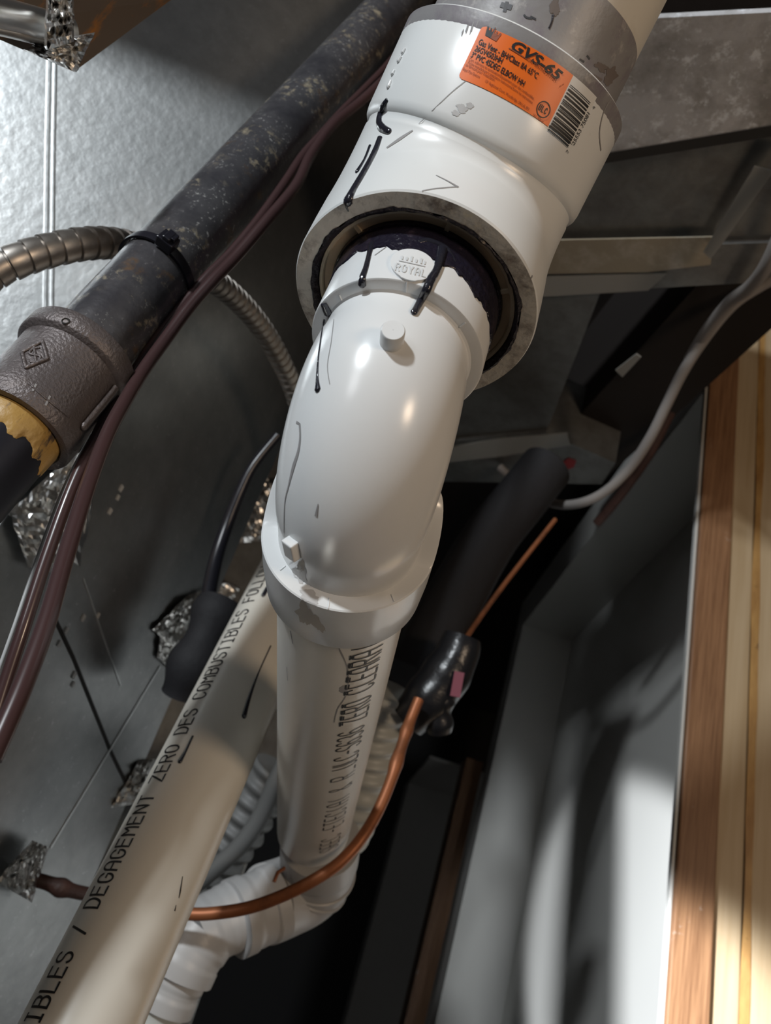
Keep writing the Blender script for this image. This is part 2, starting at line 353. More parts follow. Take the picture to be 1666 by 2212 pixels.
# white painted alcove beyond the framed opening: side wall, end wall and the soffit over them
mk('wall_right', *abox(.493, .62, .90, 1.94, 0, Zw(.85)), 'paint', smooth=False, kind='structure')
mk('wall_end', *abox(.357, .62, 1.94, 2.02, 0, Zw(.85)), 'paint', smooth=False, kind='structure')
mk('ceiling_soffit', *abox(.357, .62, .88, 2.02, Zw(.85), Zw(.95)), 'paint', smooth=False, kind='structure')
mk('wall_far', *abox(.233, .60, 2.60, 2.72, 0, Zw(.50)), 'paint', smooth=False, kind='structure')
mk('wall_far_soffit', *abox(.233, .60, 2.20, 2.72, Zw(.50), Zw(.508)), 'paint', smooth=False, kind='structure')
mk('trim_1', *abox(.312, .356, 2.06, 2.14, 0, Zw(.50)), 'oak', smooth=False, kind='structure')
def lean(m):                                    # framing leans a little to the left toward its top
    v, fc = m; return [Vector((p.x + .0125 - .034 * (p.z - CAM.z), p.y, p.z)) for p in v], fc
# framed opening: drywall edge, oak jamb strip and pine studs
mk('trim_2', *lean(abox(.3488, .3525, .843, .851, 0, Zw(.905))), 'paint', smooth=False, kind='structure', bev=.001)
mk('trim_3', *lean(abox(.3528, .3935, .838, .850, 0, Zw(.934))), 'oak', smooth=False, kind='structure', bev=.0015)
def stud(x0, x1, y0, top, label):
    t = thing('wall_stud', label, 'stud', (x0 / 2 + x1 / 2, y0 + .04, 0)); mk('board', *lean(abox(x0, x1, y0, y0 + .04, 0, top)), 'pine', t, smooth=False, bev=.002); return t
s1 = stud(.3945, .4270, .848, Zw(1.02), 'narrow pale pine stud fixed against the oak jamb strip')
s2 = stud(.4310, .5100, .850, Zw(1.02), 'wide pine stud with a resin streaked edge beside the narrow stud')
V, Fc = [], []; N = 60
for i in range(N + 1):
    z = Zw(1.0) * (i / N); w = .0045 + .0025 * noise.noise(Vector((0, 2, z * 9))); c = .4325 + .0015 * noise.noise(Vector((3, 2, z * 6)))
    V += [Vector((c - w, .8494, z)), Vector((c + w, .8485, z))]
V, _ = lean((V, 0))
mk('bark_edge', V, [(2 * i, 2 * i + 1, 2 * i + 3, 2 * i + 2) for i in range(N)], 'resin', s2, label='orange resin and bark streak along the board edge')

# ------------------------------------------------------------------ plenum (galvanized sheet box on the left)
PN = W((.36, -.12, -.925)).normalized()                              # lit face: its sheet leans out a little toward its top
PN2 = W((.947, .16, -.278)); PN2.z = 0; PN2.normalize()              # shaded face round the corner behind the gas pipe
PE = px(260, 1770, .757)                                            # a point of the far vertical corner
def on2(u, v, off=0.0): return on_plane(u, v, PE + PN2 * off, PN2)
PC = on2(318, 612)                                                  # the near corner, behind the gas pipe
PT = Vector((-PN.y, PN.x, 0)).normalized(); PT = PT if PT.x > 0 else -PT
PU = PN.cross(PT); PU = PU if PU.z > 0 else -PU
PT2 = Vector((-PN2.y, PN2.x, 0)); PT2 = PT2 if PT2.y > 0 else -PT2
UZ = Vector((0, 0, 1))
def on1(u, v, off=0.0): return on_plane(u, v, PC + PN * off, PN)
def pl_depth(off): return lambda u, v: (on2(u, v, off) - CAM).dot(W((0, 0, 1)))
plen = thing('duct_plenum', 'large galvanized sheet metal plenum behind the black gas pipe', 'duct', Vector((PC.x, PC.y, 0)))
L2_ = (PE - PC).dot(PT2)
mk('sheet_face', *box(Vector((PC.x, PC.y, 1.25)) + PT2 * L2_ / 2 - PN2 * .10, PT2, PN2, UZ, L2_ / 2, .10, 1.25), 'galv_shaded', plen, smooth=False, bev=.002)
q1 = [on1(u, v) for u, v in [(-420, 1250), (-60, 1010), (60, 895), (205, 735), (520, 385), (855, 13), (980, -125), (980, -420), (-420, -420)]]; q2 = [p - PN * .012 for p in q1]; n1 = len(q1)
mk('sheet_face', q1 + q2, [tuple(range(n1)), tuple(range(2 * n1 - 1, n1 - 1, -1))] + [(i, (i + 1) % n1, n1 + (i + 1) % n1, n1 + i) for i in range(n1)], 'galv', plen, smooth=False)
def strip_on_plane(fn, n, pts, w, off, name, m, parent, h=.0012, **kw):
    ms = []
    for a, b in zip(pts, pts[1:]):
        A, B = fn(*a, off), fn(*b, off); t = (B - A).normalized(); ms.append(box((A + B) / 2, t, n, t.cross(n), (B - A).length / 2 + w * .3, h, w / 2))
    return mk(name, *join(*ms), m, parent, smooth=False, **kw)
strip_on_plane(on1, PN, [(106, 110), (101, 340), (96, 720)], .0036, .0001, 'pressed_bead', 'galv', plen, bev=.0008)
strip_on_plane(on1, PN, [(119, 110), (115, 340), (111, 720)], .0030, .0001, 'pressed_bead', 'galv', plen, bev=.0008)
strip_on_plane(on2, PN2, [(118, 1335), (158, 1420), (240, 1625), (330, 1810)], .0034, .0003, 'sheet_joint', 'seam', plen, h=.0004)
strip_on_plane(on2, PN2, [(345, 1440), (225, 1640), (110, 1830)], .002, .0004, 'sheet_seam', 'galv', plen, h=.0006)
strip_on_plane(on2, PN2, [(180, 1250), (260, 1480)], .001, .0004, 'sheet_seam', 'galv', plen, h=.0005)
for i, (u, v) in enumerate([(143, 1362), (128, 1390), (160, 1458), (158, 1478), (180, 1335), (238, 1105), (255, 1075), (262, 1055), (212, 1330), (60, 1300)]):
    p = on2(u, v, .0006); s = .0014 + .0008 * random.random()
    mk('debris_fleck', *box(p, PT2, PN2, UZ, s, .0006, s * 1.6), 'white_wire', plen, smooth=False)
crumple(0, 0, [(150, 985), (225, 955), (175, 1225), (15, 1110)], pl_depth(.004), 'foil_patch', plen, amp=.012, seed=1, n=20, label='crumpled shiny foil tape patch')
crumple(0, 0, [(20, 1105), (165, 1090), (125, 1240), (60, 1225)], pl_depth(.006), 'foil_patch', plen, amp=.010, seed=4, n=14)
crumple(0, 0, [(400, 1290), (445, 1270), (395, 1420), (330, 1360)], pl_depth(.003), 'foil_patch', plen, amp=.012, seed=2, n=20)
crumple(0, 0, [(345, 1375), (385, 1400), (372, 1450), (340, 1420)], pl_depth(.003), 'foil_patch', plen, amp=.008, seed=12, n=14)
crumple(0, 0, [(70, 1815), (105, 1830), (70, 1950), (-10, 1905)], pl_depth(.012), 'foil_patch', plen, amp=.014, seed=3, n=20)
crumple(0, 0, [(300, 1640), (335, 1640), (300, 1735), (240, 1745)], pl_depth(.0), 'foil_patch', plen, amp=.012, seed=6, n=18)

# second duct behind the plenum corner
dk = px(590, 1200, 1.16)
back = thing('return_duct', 'dim sheet metal duct beyond the plenum corner, taped with foil', 'duct', Vector((dk.x, dk.y, 0)))
bx_n = W((.35, .25, -.9)); bx_n.z = 0; bx_n.normalize(); bx_t = Vector((-bx_n.y, bx_n.x, 0))
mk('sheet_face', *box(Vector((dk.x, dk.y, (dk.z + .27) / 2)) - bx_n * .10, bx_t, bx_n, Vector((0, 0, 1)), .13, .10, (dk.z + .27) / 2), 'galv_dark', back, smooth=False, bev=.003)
def bd(off): return lambda u, v: (on_plane(u, v, dk + bx_n * off, bx_n) - CAM).dot(W((0, 0, 1)))
crumple(0, 0, [(500, 1040), (610, 1030), (605, 1165), (490, 1175)], bd(.004), 'foil_tape', back, amp=.010, seed=21, n=24)
crumple(0, 0, [(400, 1010), (500, 1060), (470, 1150), (395, 1130)], bd(.004), 'foil_tape', back, amp=.006, seed=22, n=16)
crumple(0, 0, [(460, 1240), (520, 1270), (500, 1300), (465, 1290)], bd(.004), 'foil_tape', back, amp=.010, seed=23, n=10)

# panel, round sleeve and foil at the head of the plenum
up_n = Vector((0, 0, -1))
hp = [px(160, 155, .44), px(372, -2, .50), px(420, -150, .52), px(-80, -150, .36), px(-60, 60, .38)]
head = thing('duct_branch', 'brown tinted duct branch with a painted orange gleam above the plenum', 'duct', hp[0])
lift = Vector((0, 0, .06)) - PN * .02
mk('branch_sheet', hp + [p + lift for p in hp], [(0, 1, 2, 3, 4), (9, 8, 7, 6, 5)] + [(i, (i + 1) % 5, 5 + (i + 1) % 5, 5 + i) for i in range(5)], 'brown_steel', head, smooth=False)
e1, e2 = P((-.42, -.690, .283)), P((-.135, -.6225, .388)); ed = (e2 - e1).normalized(); eb = UZ.cross(ed).normalized(); eb = eb if eb.y > 0 else -eb
mk('shade_slab', *box((e1 + e2) / 2 + Vector((0, 0, .12)) + eb * .012, ed, eb, UZ, (e2 - e1).length / 2, .012, .12), 'brown_steel', head, smooth=False)  # unseen slab, added to throw shade on the plenum's upper sheet
sl = [px(-60, 22, .37), px(20, 40, .385), px(150, 75, .41)]
o = mk('round_sleeve', *tube(spline(sl, 8), .0085, 24), 'foil', head)
mk('sleeve_wire', *tube(spline([p + W((0, .009, -.004)) for p in sl], 8), .0016, 10), 'conduit', o)
crumple(0, 0, [(100, -20), (160, -15), (160, 90), (95, 110)], lambda u, v: .385, 'foil_wrap', head, amp=.018, seed=31, n=13, label='crumpled foil tape around the sleeve end')
crumple(0, 0, [(85, 90), (205, 70), (165, 156), (50, 108)], lambda u, v: .40, 'foil_wrap', head, amp=.012, seed=32, n=14)

# ------------------------------------------------------------------ overhead duct (right of the vent)
HZ = Zw(.62)
def hp_(u, v, h=.62): return on_plane(u, v, Vector((0, 0, Zw(h))), Vector((0, 0, 1)))
over = thing('overhead_duct', 'overhead sheet metal duct with taped seams behind the white vent', 'duct', hp_(1250, 600))
def slab(name, quad, h, m, t=.02, parent=None, **kw):
    b = [hp_(u, v, h) for u, v in quad]; T = [p + Vector((0, 0, t)) for p in b]
    n = len(b); return mk(name, b + T, [tuple(range(n)), tuple(range(2 * n - 1, n - 1, -1))] + [(i, (i + 1) % n, n + (i + 1) % n, n + i) for i in range(n)], m, parent or over, smooth=False, **kw)
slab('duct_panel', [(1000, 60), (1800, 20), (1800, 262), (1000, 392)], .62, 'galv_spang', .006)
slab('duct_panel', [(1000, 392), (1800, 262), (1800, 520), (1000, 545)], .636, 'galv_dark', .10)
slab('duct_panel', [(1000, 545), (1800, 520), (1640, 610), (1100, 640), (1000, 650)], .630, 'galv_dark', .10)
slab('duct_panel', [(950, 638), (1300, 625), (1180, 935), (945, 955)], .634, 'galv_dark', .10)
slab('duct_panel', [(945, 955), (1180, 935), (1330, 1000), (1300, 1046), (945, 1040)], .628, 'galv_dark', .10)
slab('seam_cleat', [(1000, 384), (1800, 250), (1800, 274), (1000, 402)], .619, 'seam', .006)
slab('seam_tape', [(1150, 520), (1545, 512), (1535, 572), (1400, 588), (1150, 592)], .6275, 'tape_tan', .0015, label='tan wrinkled tape across the duct seam')
slab('seam_tape', [(1150, 600), (1440, 592), (1400, 628), (1150, 642)], .6280, 'tape_grey', .0015)
slab('seam_tape', [(960, 968), (1080, 948), (1225, 936), (1232, 962), (1090, 985), (960, 1000)], .6270, 'tape_grey', .0015)
slab('seam_tape', [(1630, 360), (1672, 370), (1566, 520), (1535, 560), (1520, 545)], .6170, 'tape_grey', .0015)
slab('tape_scrap', [(1330, 800), (1375, 765), (1385, 772), (1345, 815)], .6170, 'tape_grey', .0015)
slab('marker_blot', [(1208, 1004), (1228, 990), (1245, 996), (1240, 1010), (1215, 1018)], .6265, 'red', .0006, label='dark red marker blot')
# dark joist that closes the space on the right of the duct
jb = [hp_(1575, 540, .68), hp_(1720, 330, .68), hp_(1900, 500, .68), hp_(1300, 1040, .68), hp_(1160, 1000, .68)]
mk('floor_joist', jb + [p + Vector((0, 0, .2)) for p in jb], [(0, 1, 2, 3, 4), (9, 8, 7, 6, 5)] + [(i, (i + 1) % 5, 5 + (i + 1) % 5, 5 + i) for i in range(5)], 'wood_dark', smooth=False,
   label='dark wooden joist running beside the overhead duct', cat='joist')

# ------------------------------------------------------------------ big vent elbow
nA = W((-.254, .78, -.572)).normalized(); uB = W((.442, -.882, -.163)).normalized(); cA = P((.0117, -.0867, .3302))
m_ = -nA; L1, L2 = .0527, .0715
bend = cA + m_ * L1; top = bend + uB * L2
ang = m_.angle(uB); Rb = .060; T = Rb * math.tan(ang / 2); hp_x = m_.cross(uB).normalized()
def bend_rings(p0, d0, d1, Rb, radf, n=16):
    """rings round an arc from p0 (direction d0) turning to d1"""
    an = d0.angle(d1); h = d0.cross(d1).normalized(); out = []
    inw = h.cross(d0).normalized(); cen = p0 + inw * Rb
    for k in range(n + 1):
        R_ = Matrix.Rotation(an * k / n, 3, h); c = cen - (R_ @ inw) * Rb
        out.append((c, h, (R_ @ inw), radf(k / n)))
    return out
in0 = hp_x.cross(m_).normalized(); in1 = hp_x.cross(uB).normalized()
prof_in = [(-.022, .0425), (-.022, .0445), (-.0008, .0445), (0, .0450), (0, .0514), (.0008, .0520)]
rs = [(cA + m_ * (-s if s < -.001 else s), hp_x, in0, r) for s, r in [(-.022, .0400), (-.0219, .0445)]]
rs += [(cA + m_ * .0012, hp_x, in0, .0447), (cA, hp_x, in0, .0452), (cA, hp_x, in0, .0512), (cA + m_ * .0008, hp_x, in0, .0519), (cA + m_ * .014, hp_x, in0, .0519)]
rs += bend_rings(bend - m_ * T, m_, uB, Rb, lambda t: .0517 - .0012 * math.sin(math.pi * min(1, t * 1.0) * .5))
sh = bend + uB * (L2 - .044)
rs += [(sh - uB * .0012, hp_x, in1, .0499), (sh + uB * .0004, hp_x, in1, .0502), (sh + uB * .0012, hp_x, in1, .0512), (sh + uB * .0026, hp_x, in1, .0521), (sh + uB * .0050, hp_x, in1, .0525)]
rs += [(top - uB * .0012, hp_x, in1, .0525), (top, hp_x, in1, .0517), (top, hp_x, in1, .0452), (top - uB * .012, hp_x, in1, .0450)]
big_m = rings(rs, 96)
big_b = bvh_of(big_m)
big = thing('vent_elbow', 'large white PVC elbow with an orange sticker and a barcode', 'pipe elbow', bend)
mk('elbow_body', *big_m, 'pvc_big', big)
# sawn end face of the socket and the crust of cement inside it
def ring_noise(a, s, amp, seed): return amp * noise.noise(Vector((math.cos(a) * s, math.sin(a) * s, seed)))
def ann(o, ax, r0, r1, s0, s1, seg=120, name='x'):
    return lathe(o, ax, [(s0, r0), (s1, r1)], seg)
x_, y_ = frame(nA, uB)
rf = rings([(cA + nA * .0002, x_, y_, lambda a: .0449 + ring_noise(a, 9, .0004, 2)), (cA + nA * .0003, x_, y_, .0480), (cA + nA * .0002, x_, y_, lambda a: .0514 + ring_noise(a, 5, .0002, 4))], 128)
mk('socket_rim', *rf, 'rim', big, label='grimy grey end face of the socket')
cr = rings([(cA + nA * .0004, x_, y_, lambda a: .0450 + ring_noise(a, 6, .0012, 1) + ring_noise(a, 20, .0007, 8)), (cA + nA * .0008, x_, y_, lambda a: .0440 + ring_noise(a, 14, .0007, 5)),
            (cA - nA * .0012, x_, y_, lambda a: .0425 + ring_noise(a, 10, .0007, 3)), (cA - nA * .004, x_, y_, .0425)], 160)
mk('cement_crust', *cr, 'cement_dry', big, label='crusted dark cement around the socket mouth')
# flow lines and cement drips that run down the outside
DRB = [([(838, 215), (826, 235), (820, 262), (826, 276), (842, 285)], [.0011, .0016, .0018, .0020, .0016]), ([(822, 298), (812, 325), (797, 355), (780, 385), (764, 412), (752, 436)], [.0014, .0016, .0016, .0017, .0018, .0024]),
       ([(800, 315), (788, 345), (772, 372)], [.0008, .0007, .0012]), ([(748, 445), (753, 455)], [.0006, .0005])]
for p, w in DRB: mk('cement_drip', *drip(big_b, p, w), 'drip', big)
for p, w in [([(1010, 172), (1000, 180), (970, 205), (905, 268)], .00028), ([(942, 379), (968, 392), (990, 405)], [.0003, .0006, .0011]), ([(912, 413), (940, 408), (985, 404)], .0005), ([(836, 320), (862, 302), (892, 282)], [.0012, .0018, .0006]),
             ([(1315, 220), (1303, 245), (1295, 285), (1298, 325)], .0006), ([(1058, 494), (1048, 508)], .0007), ([(1116, 594), (1128, 600), (1145, 602), (1150, 595)], .0006)]:
    mk('scratch', *mark(big_b, p, w), 'scratch', big)
for i, (u, v, a, b_, rt) in enumerate([(1000, 235, 14, 8, .6), (1015, 228, 9, 6, .2), (985, 245, 10, 5, .4)]):
    mk('smudge', *blotch(big_b, u, v, a, b_, seed=i * 5, rot=rt), 'smudge', big)
for i, (u, v, a, b_, rt) in enumerate([(1009, 63, 2, 11, .3), (1020, 60, 2, 13, .3), (1032, 50, 1.6, 8, .3), (1000, 70, 1.4, 7, .3)]):
    mk('smudge', *blotch(big_b, u, v, a, b_, seed=30 + i * 5, rot=rt), 'scratch', big)
# flash line beads on the far left side of the upper hub
for p in [[(868, 122), (862, 132)], [(876, 105), (871, 114)], [(853, 152), (849, 160)], [(845, 175), (840, 188)]]:
    mk('cement_drip', *drip(big_b, p, [.0010, .0014], 4), 'pvc', big)

# grey primer smeared around the mouth of the upper hub and on the pipe above it
hx, hy = frame(uB, -W((0, 0, 1)))
# ---- upper vent pipe
pipe_u = thing('vent_pipe', 'cream vent pipe rising from the stickered elbow', 'pipe', top)
mk('pipe_wall', *lathe(top, uB, [(-.010, .0443), (-.010, .0445), (.30, .0445), (.30, .0425), (.0, .0425)], 96), 'pvc_cream', pipe_u)
V, Fc = rings([(top - uB * .002, hx, hy, .04475)] + [(top + uB * (.004 + .001 * k), hx, hy, .04475) for k in range(20)] + [(top + uB * .026, hx, hy, .04472), (top + uB * .0275, hx, hy, .04455)], 96)
mk('primer_band', V, Fc, 'primer', pipe_u, label='grey purple primer smeared around the pipe')
pu_b = bvh_of((V, Fc))
mk('ink_mark', *mark(pu_b, [(1082, 10), (1106, 17)], .0020), 'ink_grey', pipe_u); mk('ink_mark', *mark(pu_b, [(1096, 4), (1090, 26)], .0014), 'ink_grey', pipe_u)
mk('stain', *blotch(pu_b, 1198, 18, 12, 16, seed=3), 'stain_dark', pipe_u); mk('stain', *mark(pu_b, [(1195, 32), (1192, 48), (1186, 62)], [.001, .0006, .0008]), 'cement_dry', pipe_u)
for p in [[(1132, 32), (1138, 38), (1150, 40)], [(1146, 36), (1158, 42)], [(1252, 128), (1262, 134)], [(1268, 120), (1274, 128)]]: mk('ink_mark', *mark(pu_b, p, .0007), 'ink_grey', pipe_u)
for i, (u, v, a, b_) in enumerate([(1300, 145, 16, 9), (1318, 165, 12, 20), (1286, 168, 14, 6)]): mk('cement_smear', *blotch(pu_b, u, v, a, b_, seed=60 + i, rot=.5), 'stain_dark', pipe_u)
V, Fc = rings([(top - uB * .0008, hx, hy, .0526)] + [(top - uB * (.0016 + .001 * k), hx, hy, .05262) for k in range(3)] + [(top - uB * .0065, hx, hy, lambda a: .05260), (top - uB * .0072, hx, hy, .05245)], 96)
for i in range(5 * 96, 6 * 96):
    pass
mk('primer_smear', V, Fc, 'primer', big, label='grey primer smear around the hub mouth')

# ---- sticker on the hub
def cyl_coords(p):
    q = p - top; s = q.dot(uB); return s, math.atan2(q.dot(hy), q.dot(hx))
RS = .0525
sTL, aTL = cyl_coords(hit(big_b, 1052, 44)[0]); sBL, aBL = cyl_coords(hit(big_b, 992, 156)[0]); sTR, aTR = cyl_coords(hit(big_b, 1236, 178)[0]); sBR, aBR = cyl_coords(hit(big_b, 1174, 282)[0]); sTE, aTE = cyl_coords(hit(big_b, 1282, 224)[0])
a0 = (aTL + aBL) / 2; a1 = (aTR + aBR) / 2; a2 = aTE; s0_ = (sTL + sTR) / 2; s1_ = (sBL + sBR) / 2
SW = (a1 - a0) * RS; SH = s0_ - s1_; SX = 1 if SW > 0 else -1; SW = abs(SW); SWF = abs(a2 - a0) * RS
def stk(x, y, off=.0002):                     # x metres right of the sticker's left edge, y metres above its lower edge
    a = a0 + SX * x / RS; n = hx * math.cos(a) + hy * math.sin(a); return top + uB * (s1_ + y) + n * (RS + off), n
def grid(fn, x0, x1, y0, y1, nx, ny):
    V = [fn(x0 + (x1 - x0) * i / nx, y0 + (y1 - y0) * j / ny)[0] for j in range(ny + 1) for i in range(nx + 1)]
    return V, [(j * (nx + 1) + i, j * (nx + 1) + i + 1, (j + 1) * (nx + 1) + i + 1, (j + 1) * (nx + 1) + i) for j in range(ny) for i in range(nx)]
cut = .0016
def rounded(x, y):                            # rounded left corners
    xx = x
    for yc, sg in ((cut, -1), (SH - cut, 1)):
        if (y - yc) * sg > 0: xx = max(xx, cut - math.sqrt(max(0, cut * cut - (y - yc) ** 2)))
    return stk(xx, y, .00022)
sticker = mk('sticker', *grid(rounded, 0, SW, 0, SH, 40, 40), 'orange', big, label='orange printed sticker')
mk('barcode_panel', *grid(lambda x, y: stk(x, y, .00024), SW, SWF, .0008, SH, 12, 8), 'paper', sticker, label='white barcode panel of the sticker')
def st_stroke(text, x, y, size, pitch, width, shear=0.0, m='ink', ws=1.0):
    V, Fc = strokes(text, pitch, size, width, lambda a, b: stk(x + a, y + b, .0004), ws, shear); return mk('lettering', V, Fc, m, sticker, smooth=False)
def anc(u, v):                                # photo pixel on the hub -> sticker coordinates
    s, a = cyl_coords(hit(big_b, u, v)[0]); return (a - a0) * SX * RS, s - s1_
def line(text, p, q, cap, m='ink', bold=0.0, shear=0.0):
    (xa, ya), (xb, yb) = anc(*p), anc(*q); v, fc = text2d(text, cap / .70, bold, shear); lo = min(a for a, b in v); w = max(a for a, b in v) - lo
    V = [stk(xa + (a - lo) / w * (xb - xa), ya + (yb - ya) * (a - lo) / w + b, .0004)[0] for a, b in v]
    return mk('lettering', V, fc, m, sticker, smooth=False)
line('GVS-65', (1103, 106), (1207, 177), .0036, bold=.00016, shear=.25)
line('GAS VENTING SYSTEM', (1138, 131), (1199, 179), .0013, 'ink_brown')
line('Gas Vent - BH/Class IIA 65\u00b0C', (1033, 96), (1159, 171), .0021, bold=.00005)
line('26GV4503HH', (1025, 110), (1083, 139), .0021, bold=.00005)
line('3" PVC 45DEG ELBOW HH', (1017, 124), (1130, 188), .0021, bold=.00005)
line('Cert. reference to combustion/Equipement pour des combustibles', (1013, 131), (1152, 216), .0011, 'ink_brown')
line("Follow manufacturer's installation instructions/Suivre les instructions", (1011, 138), (1149, 225), .0011, 'ink_brown')
line("du fabricant pour l'installation.", (1006, 143), (1069, 177), .0011, 'ink_brown')
line('Royal Pipe Systems', (1000, 152), (1036, 170), .0011, 'ink_brown'); line('131 Regalcrest Court, Woodbridge, ON L4L 8P3', (1048, 178), (1141, 240), .0011, 'ink_brown')
line('S636', (1206, 191), (1217, 184), .0010, 'ink_brown'); line('ULC S636-H', (1151, 250), (1172, 266), .0009, 'ink_brown')
xa, ya = anc(1099, 106); xb, yb = anc(1138, 130)
mk('underline', *grid(lambda x, y: stk(x, y + (yb - ya) * (x - xa) / (xb - xa), .0004), xa, xb, ya, ya + .0004, 8, 1), 'ink_brown', sticker, smooth=False)
kx, ky = anc(1048, 77); kx2, ky2 = anc(1073, 91); kw = kx2 - kx
def crown(half):
    pts = [(.5, 0), (.03, .0), (-.08, .80), (-.10, 1.0), (.04, 1.02), (.08, .78), (.14, .62), (.20, .80), (.17, .95), (.28, 1.02), (.34, .85), (.32, .66), (.40, .66), (.43, .85), (.41, 1.0), (.46, 1.06), (.44, 1.2), (.5, 1.28)]
    if half: pts = [(1 - a, b) for a, b in pts]
    return [stk(kx + a * kw, ky + b * kw * .62 + (ky2 - ky) * a, .0004)[0] for a, b in pts]
def fan(v): return v, [tuple(range(len(v)))]
mk('crown_emblem', *fan(crown(0)), 'ink', sticker, smooth=False); mk('crown_emblem', *fan(crown(1)), 'ink_brown', sticker, smooth=False)
xc, yc = anc(1173.6, 237); rc = .0030
V = []
for k in range(33):
    a = 2 * math.pi * k / 32; V += [stk(xc + math.cos(a) * rc, yc + math.sin(a) * rc, .0004)[0], stk(xc + math.cos(a) * rc * .86, yc + math.sin(a) * rc * .86, .0004)[0]]
mk('certification_mark', V, [(2 * k, 2 * k + 1, 2 * k + 3, 2 * k + 2) for k in range(32)], 'ink', sticker, smooth=False)
st_stroke('ULC', xc - rc * .62, yc - rc * .35, rc * .72, rc * .44, rc * .13, ws=.50)
rb = random.Random(3); V, Fc = [], []
(bxa, bya), (bxb, byb), (bxc, byc) = anc(1184, 272), anc(1226, 319), anc(1236, 187)
y = min(bya, byb); yt = byc; bx0, bx1 = max(bxa, SW + .0006), bxb
while y < yt:
    w = rb.choice([.00022, .00022, .0004, .0006, .0009]); q = grid(lambda a, b: stk(a, b, .0004), bx0, bx1, y, y + w, 8, 1); base = len(V); V += q[0]; Fc += [tuple(i + base for i in t) for t in q[1]]
    y += w + rb.choice([.00022, .00025, .0004, .0006])
mk('barcode', V, Fc, 'ink', sticker, smooth=False)
def vline(text, p, q, cap):
    (xa, ya), (xb, yb) = anc(*p), anc(*q); v, fc = text2d(text, cap / .70); lo = min(a for a, b in v); w = max(a for a, b in v) - lo
    return mk('barcode_digits', [stk(xa - b + cap, ya + (a - lo) / w * (yb - ya), .0004)[0] for a, b in v], fc, 'ink', sticker, smooth=False)
vline('25553 75081', (1234, 309), (1273, 246), .0019); vline('7', (1222, 328), (1225, 323), .0014); vline('4', (1279, 233), (1282, 228), .0014)

# ------------------------------------------------------------------ reducer bushing inside the socket
bush = thing('reducer_bushing', 'stained ribbed reducer bushing recessed in the large elbow mouth', 'pipe fitting', cA - nA * .012)
mk('outer_ring', *lathe(cA, nA, [(-.020, .0424), (-.0034, .0424), (-.0026, .0420), (-.0026, .0408), (-.0032, .0403), (-.022, .0398)], 96), 'bushing', bush)
mk('inner_ring', *lathe(cA, nA, [(-.022, .0374), (-.0032, .0368), (-.0024, .0364), (-.0024, .0350), (-.004, .0338), (-.022, .0336)], 96), 'cement', bush, label='inner ring coated in dark cement')
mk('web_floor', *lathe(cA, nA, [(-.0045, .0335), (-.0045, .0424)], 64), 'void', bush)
for a in (62, 118, 190, 250, 310, 5):
    ca = math.radians(a); rd = x_ * math.cos(ca) + y_ * math.sin(ca); tg = nA.cross(rd)
    mk('web', *box(cA - nA * .0080 + rd * .0386, nA, rd, tg, .0046, .0022, .0009), 'bushing', bush, smooth=False)

# ------------------------------------------------------------------ small vent elbow (90 degrees)
dB = W((-.1084, .607, .7873)).normalized(); s0 = .0299
cU = cA + nA * s0
bend2 = P((-.0085, -.0237, .2842)); cC = P((-.0145, .0099, .3278))
# keep axes through the measured points
an2 = nA.angle(dB); Rb2 = .046; T2 = Rb2 * math.tan(an2 / 2)
h2 = nA.cross(dB).normalized(); iU = h2.cross(nA).normalized(); iC = h2.cross(dB).normalized()
bend2 = cU + nA * .0507; cC = bend2 + dB * .0554
RBO = .0318
rs = [(cA - nA * .003, h2, iU, .0300), (cA - nA * .003, h2, iU, .0342), (cA - nA * .002, h2, iU, .0350), (cU - nA * .0010, h2, iU, .0352), (cU - nA * .0003, h2, iU, .0350), (cU, h2, iU, .0345), (cU + nA * .0001, h2, iU, .0304), (cU + nA * .0008, h2, iU, .0296), (cU + nA * .0025, h2, iU, .0296)]
rs += bend_rings(bend2 - nA * T2, nA, dB, Rb2, lambda t: .0299 + .0022 * math.sin(math.pi * t) ** .6, 28)
rs += [(cC - dB * .002, h2, iC, .0297), (cC + dB * .004, h2, iC, .0297)]
body_m = rings(rs, 96)
# lower hub: shoulder stands higher on the throat side
def hubfn():
    seg = 96; V, Fc = [], []
    def hgt(a):                               # a measured from iC; throat is +iC, heel is -iC
        ca = math.degrees(math.acos(max(-1, min(1, -math.sin(a))))); t = max(0, min(1, (ca - 78) / 40)); return -.021 * t * t * (3 - 2 * t)
    prof = [(.004, .0285, 0), (.0002, .0288, 1), (0, .0292, 1), (0, .0360, 1), (.0005, .0366, 1), (.016, .0362, 0), (.033, .0350, 0), (.0345, .0343, 0), (.0345, .0303, 0)]
    for s, r, w in prof:
        for k in range(seg):
            a = 2 * math.pi * k / seg; V.append(cC + dB * (s + hgt(a) * w) + (h2 * math.cos(a) + iC * math.sin(a)) * r)
    for i in range(len(prof) - 1):
        for k in range(seg):
            a, b = i * seg + k, i * seg + (k + 1) % seg; Fc.append((a, b, b + seg, a + seg))
    return V, Fc
hub_m = hubfn()
small = thing('street_elbow', 'glossy white PVC elbow with an oval emblem, streaked with black drips', 'pipe elbow', bend2)
sb = mk('elbow_body', *body_m, 'pvc', small)
mk('lower_hub', *hub_m, 'pvc', small)
sm_b = bvh_of(body_m, hub_m)
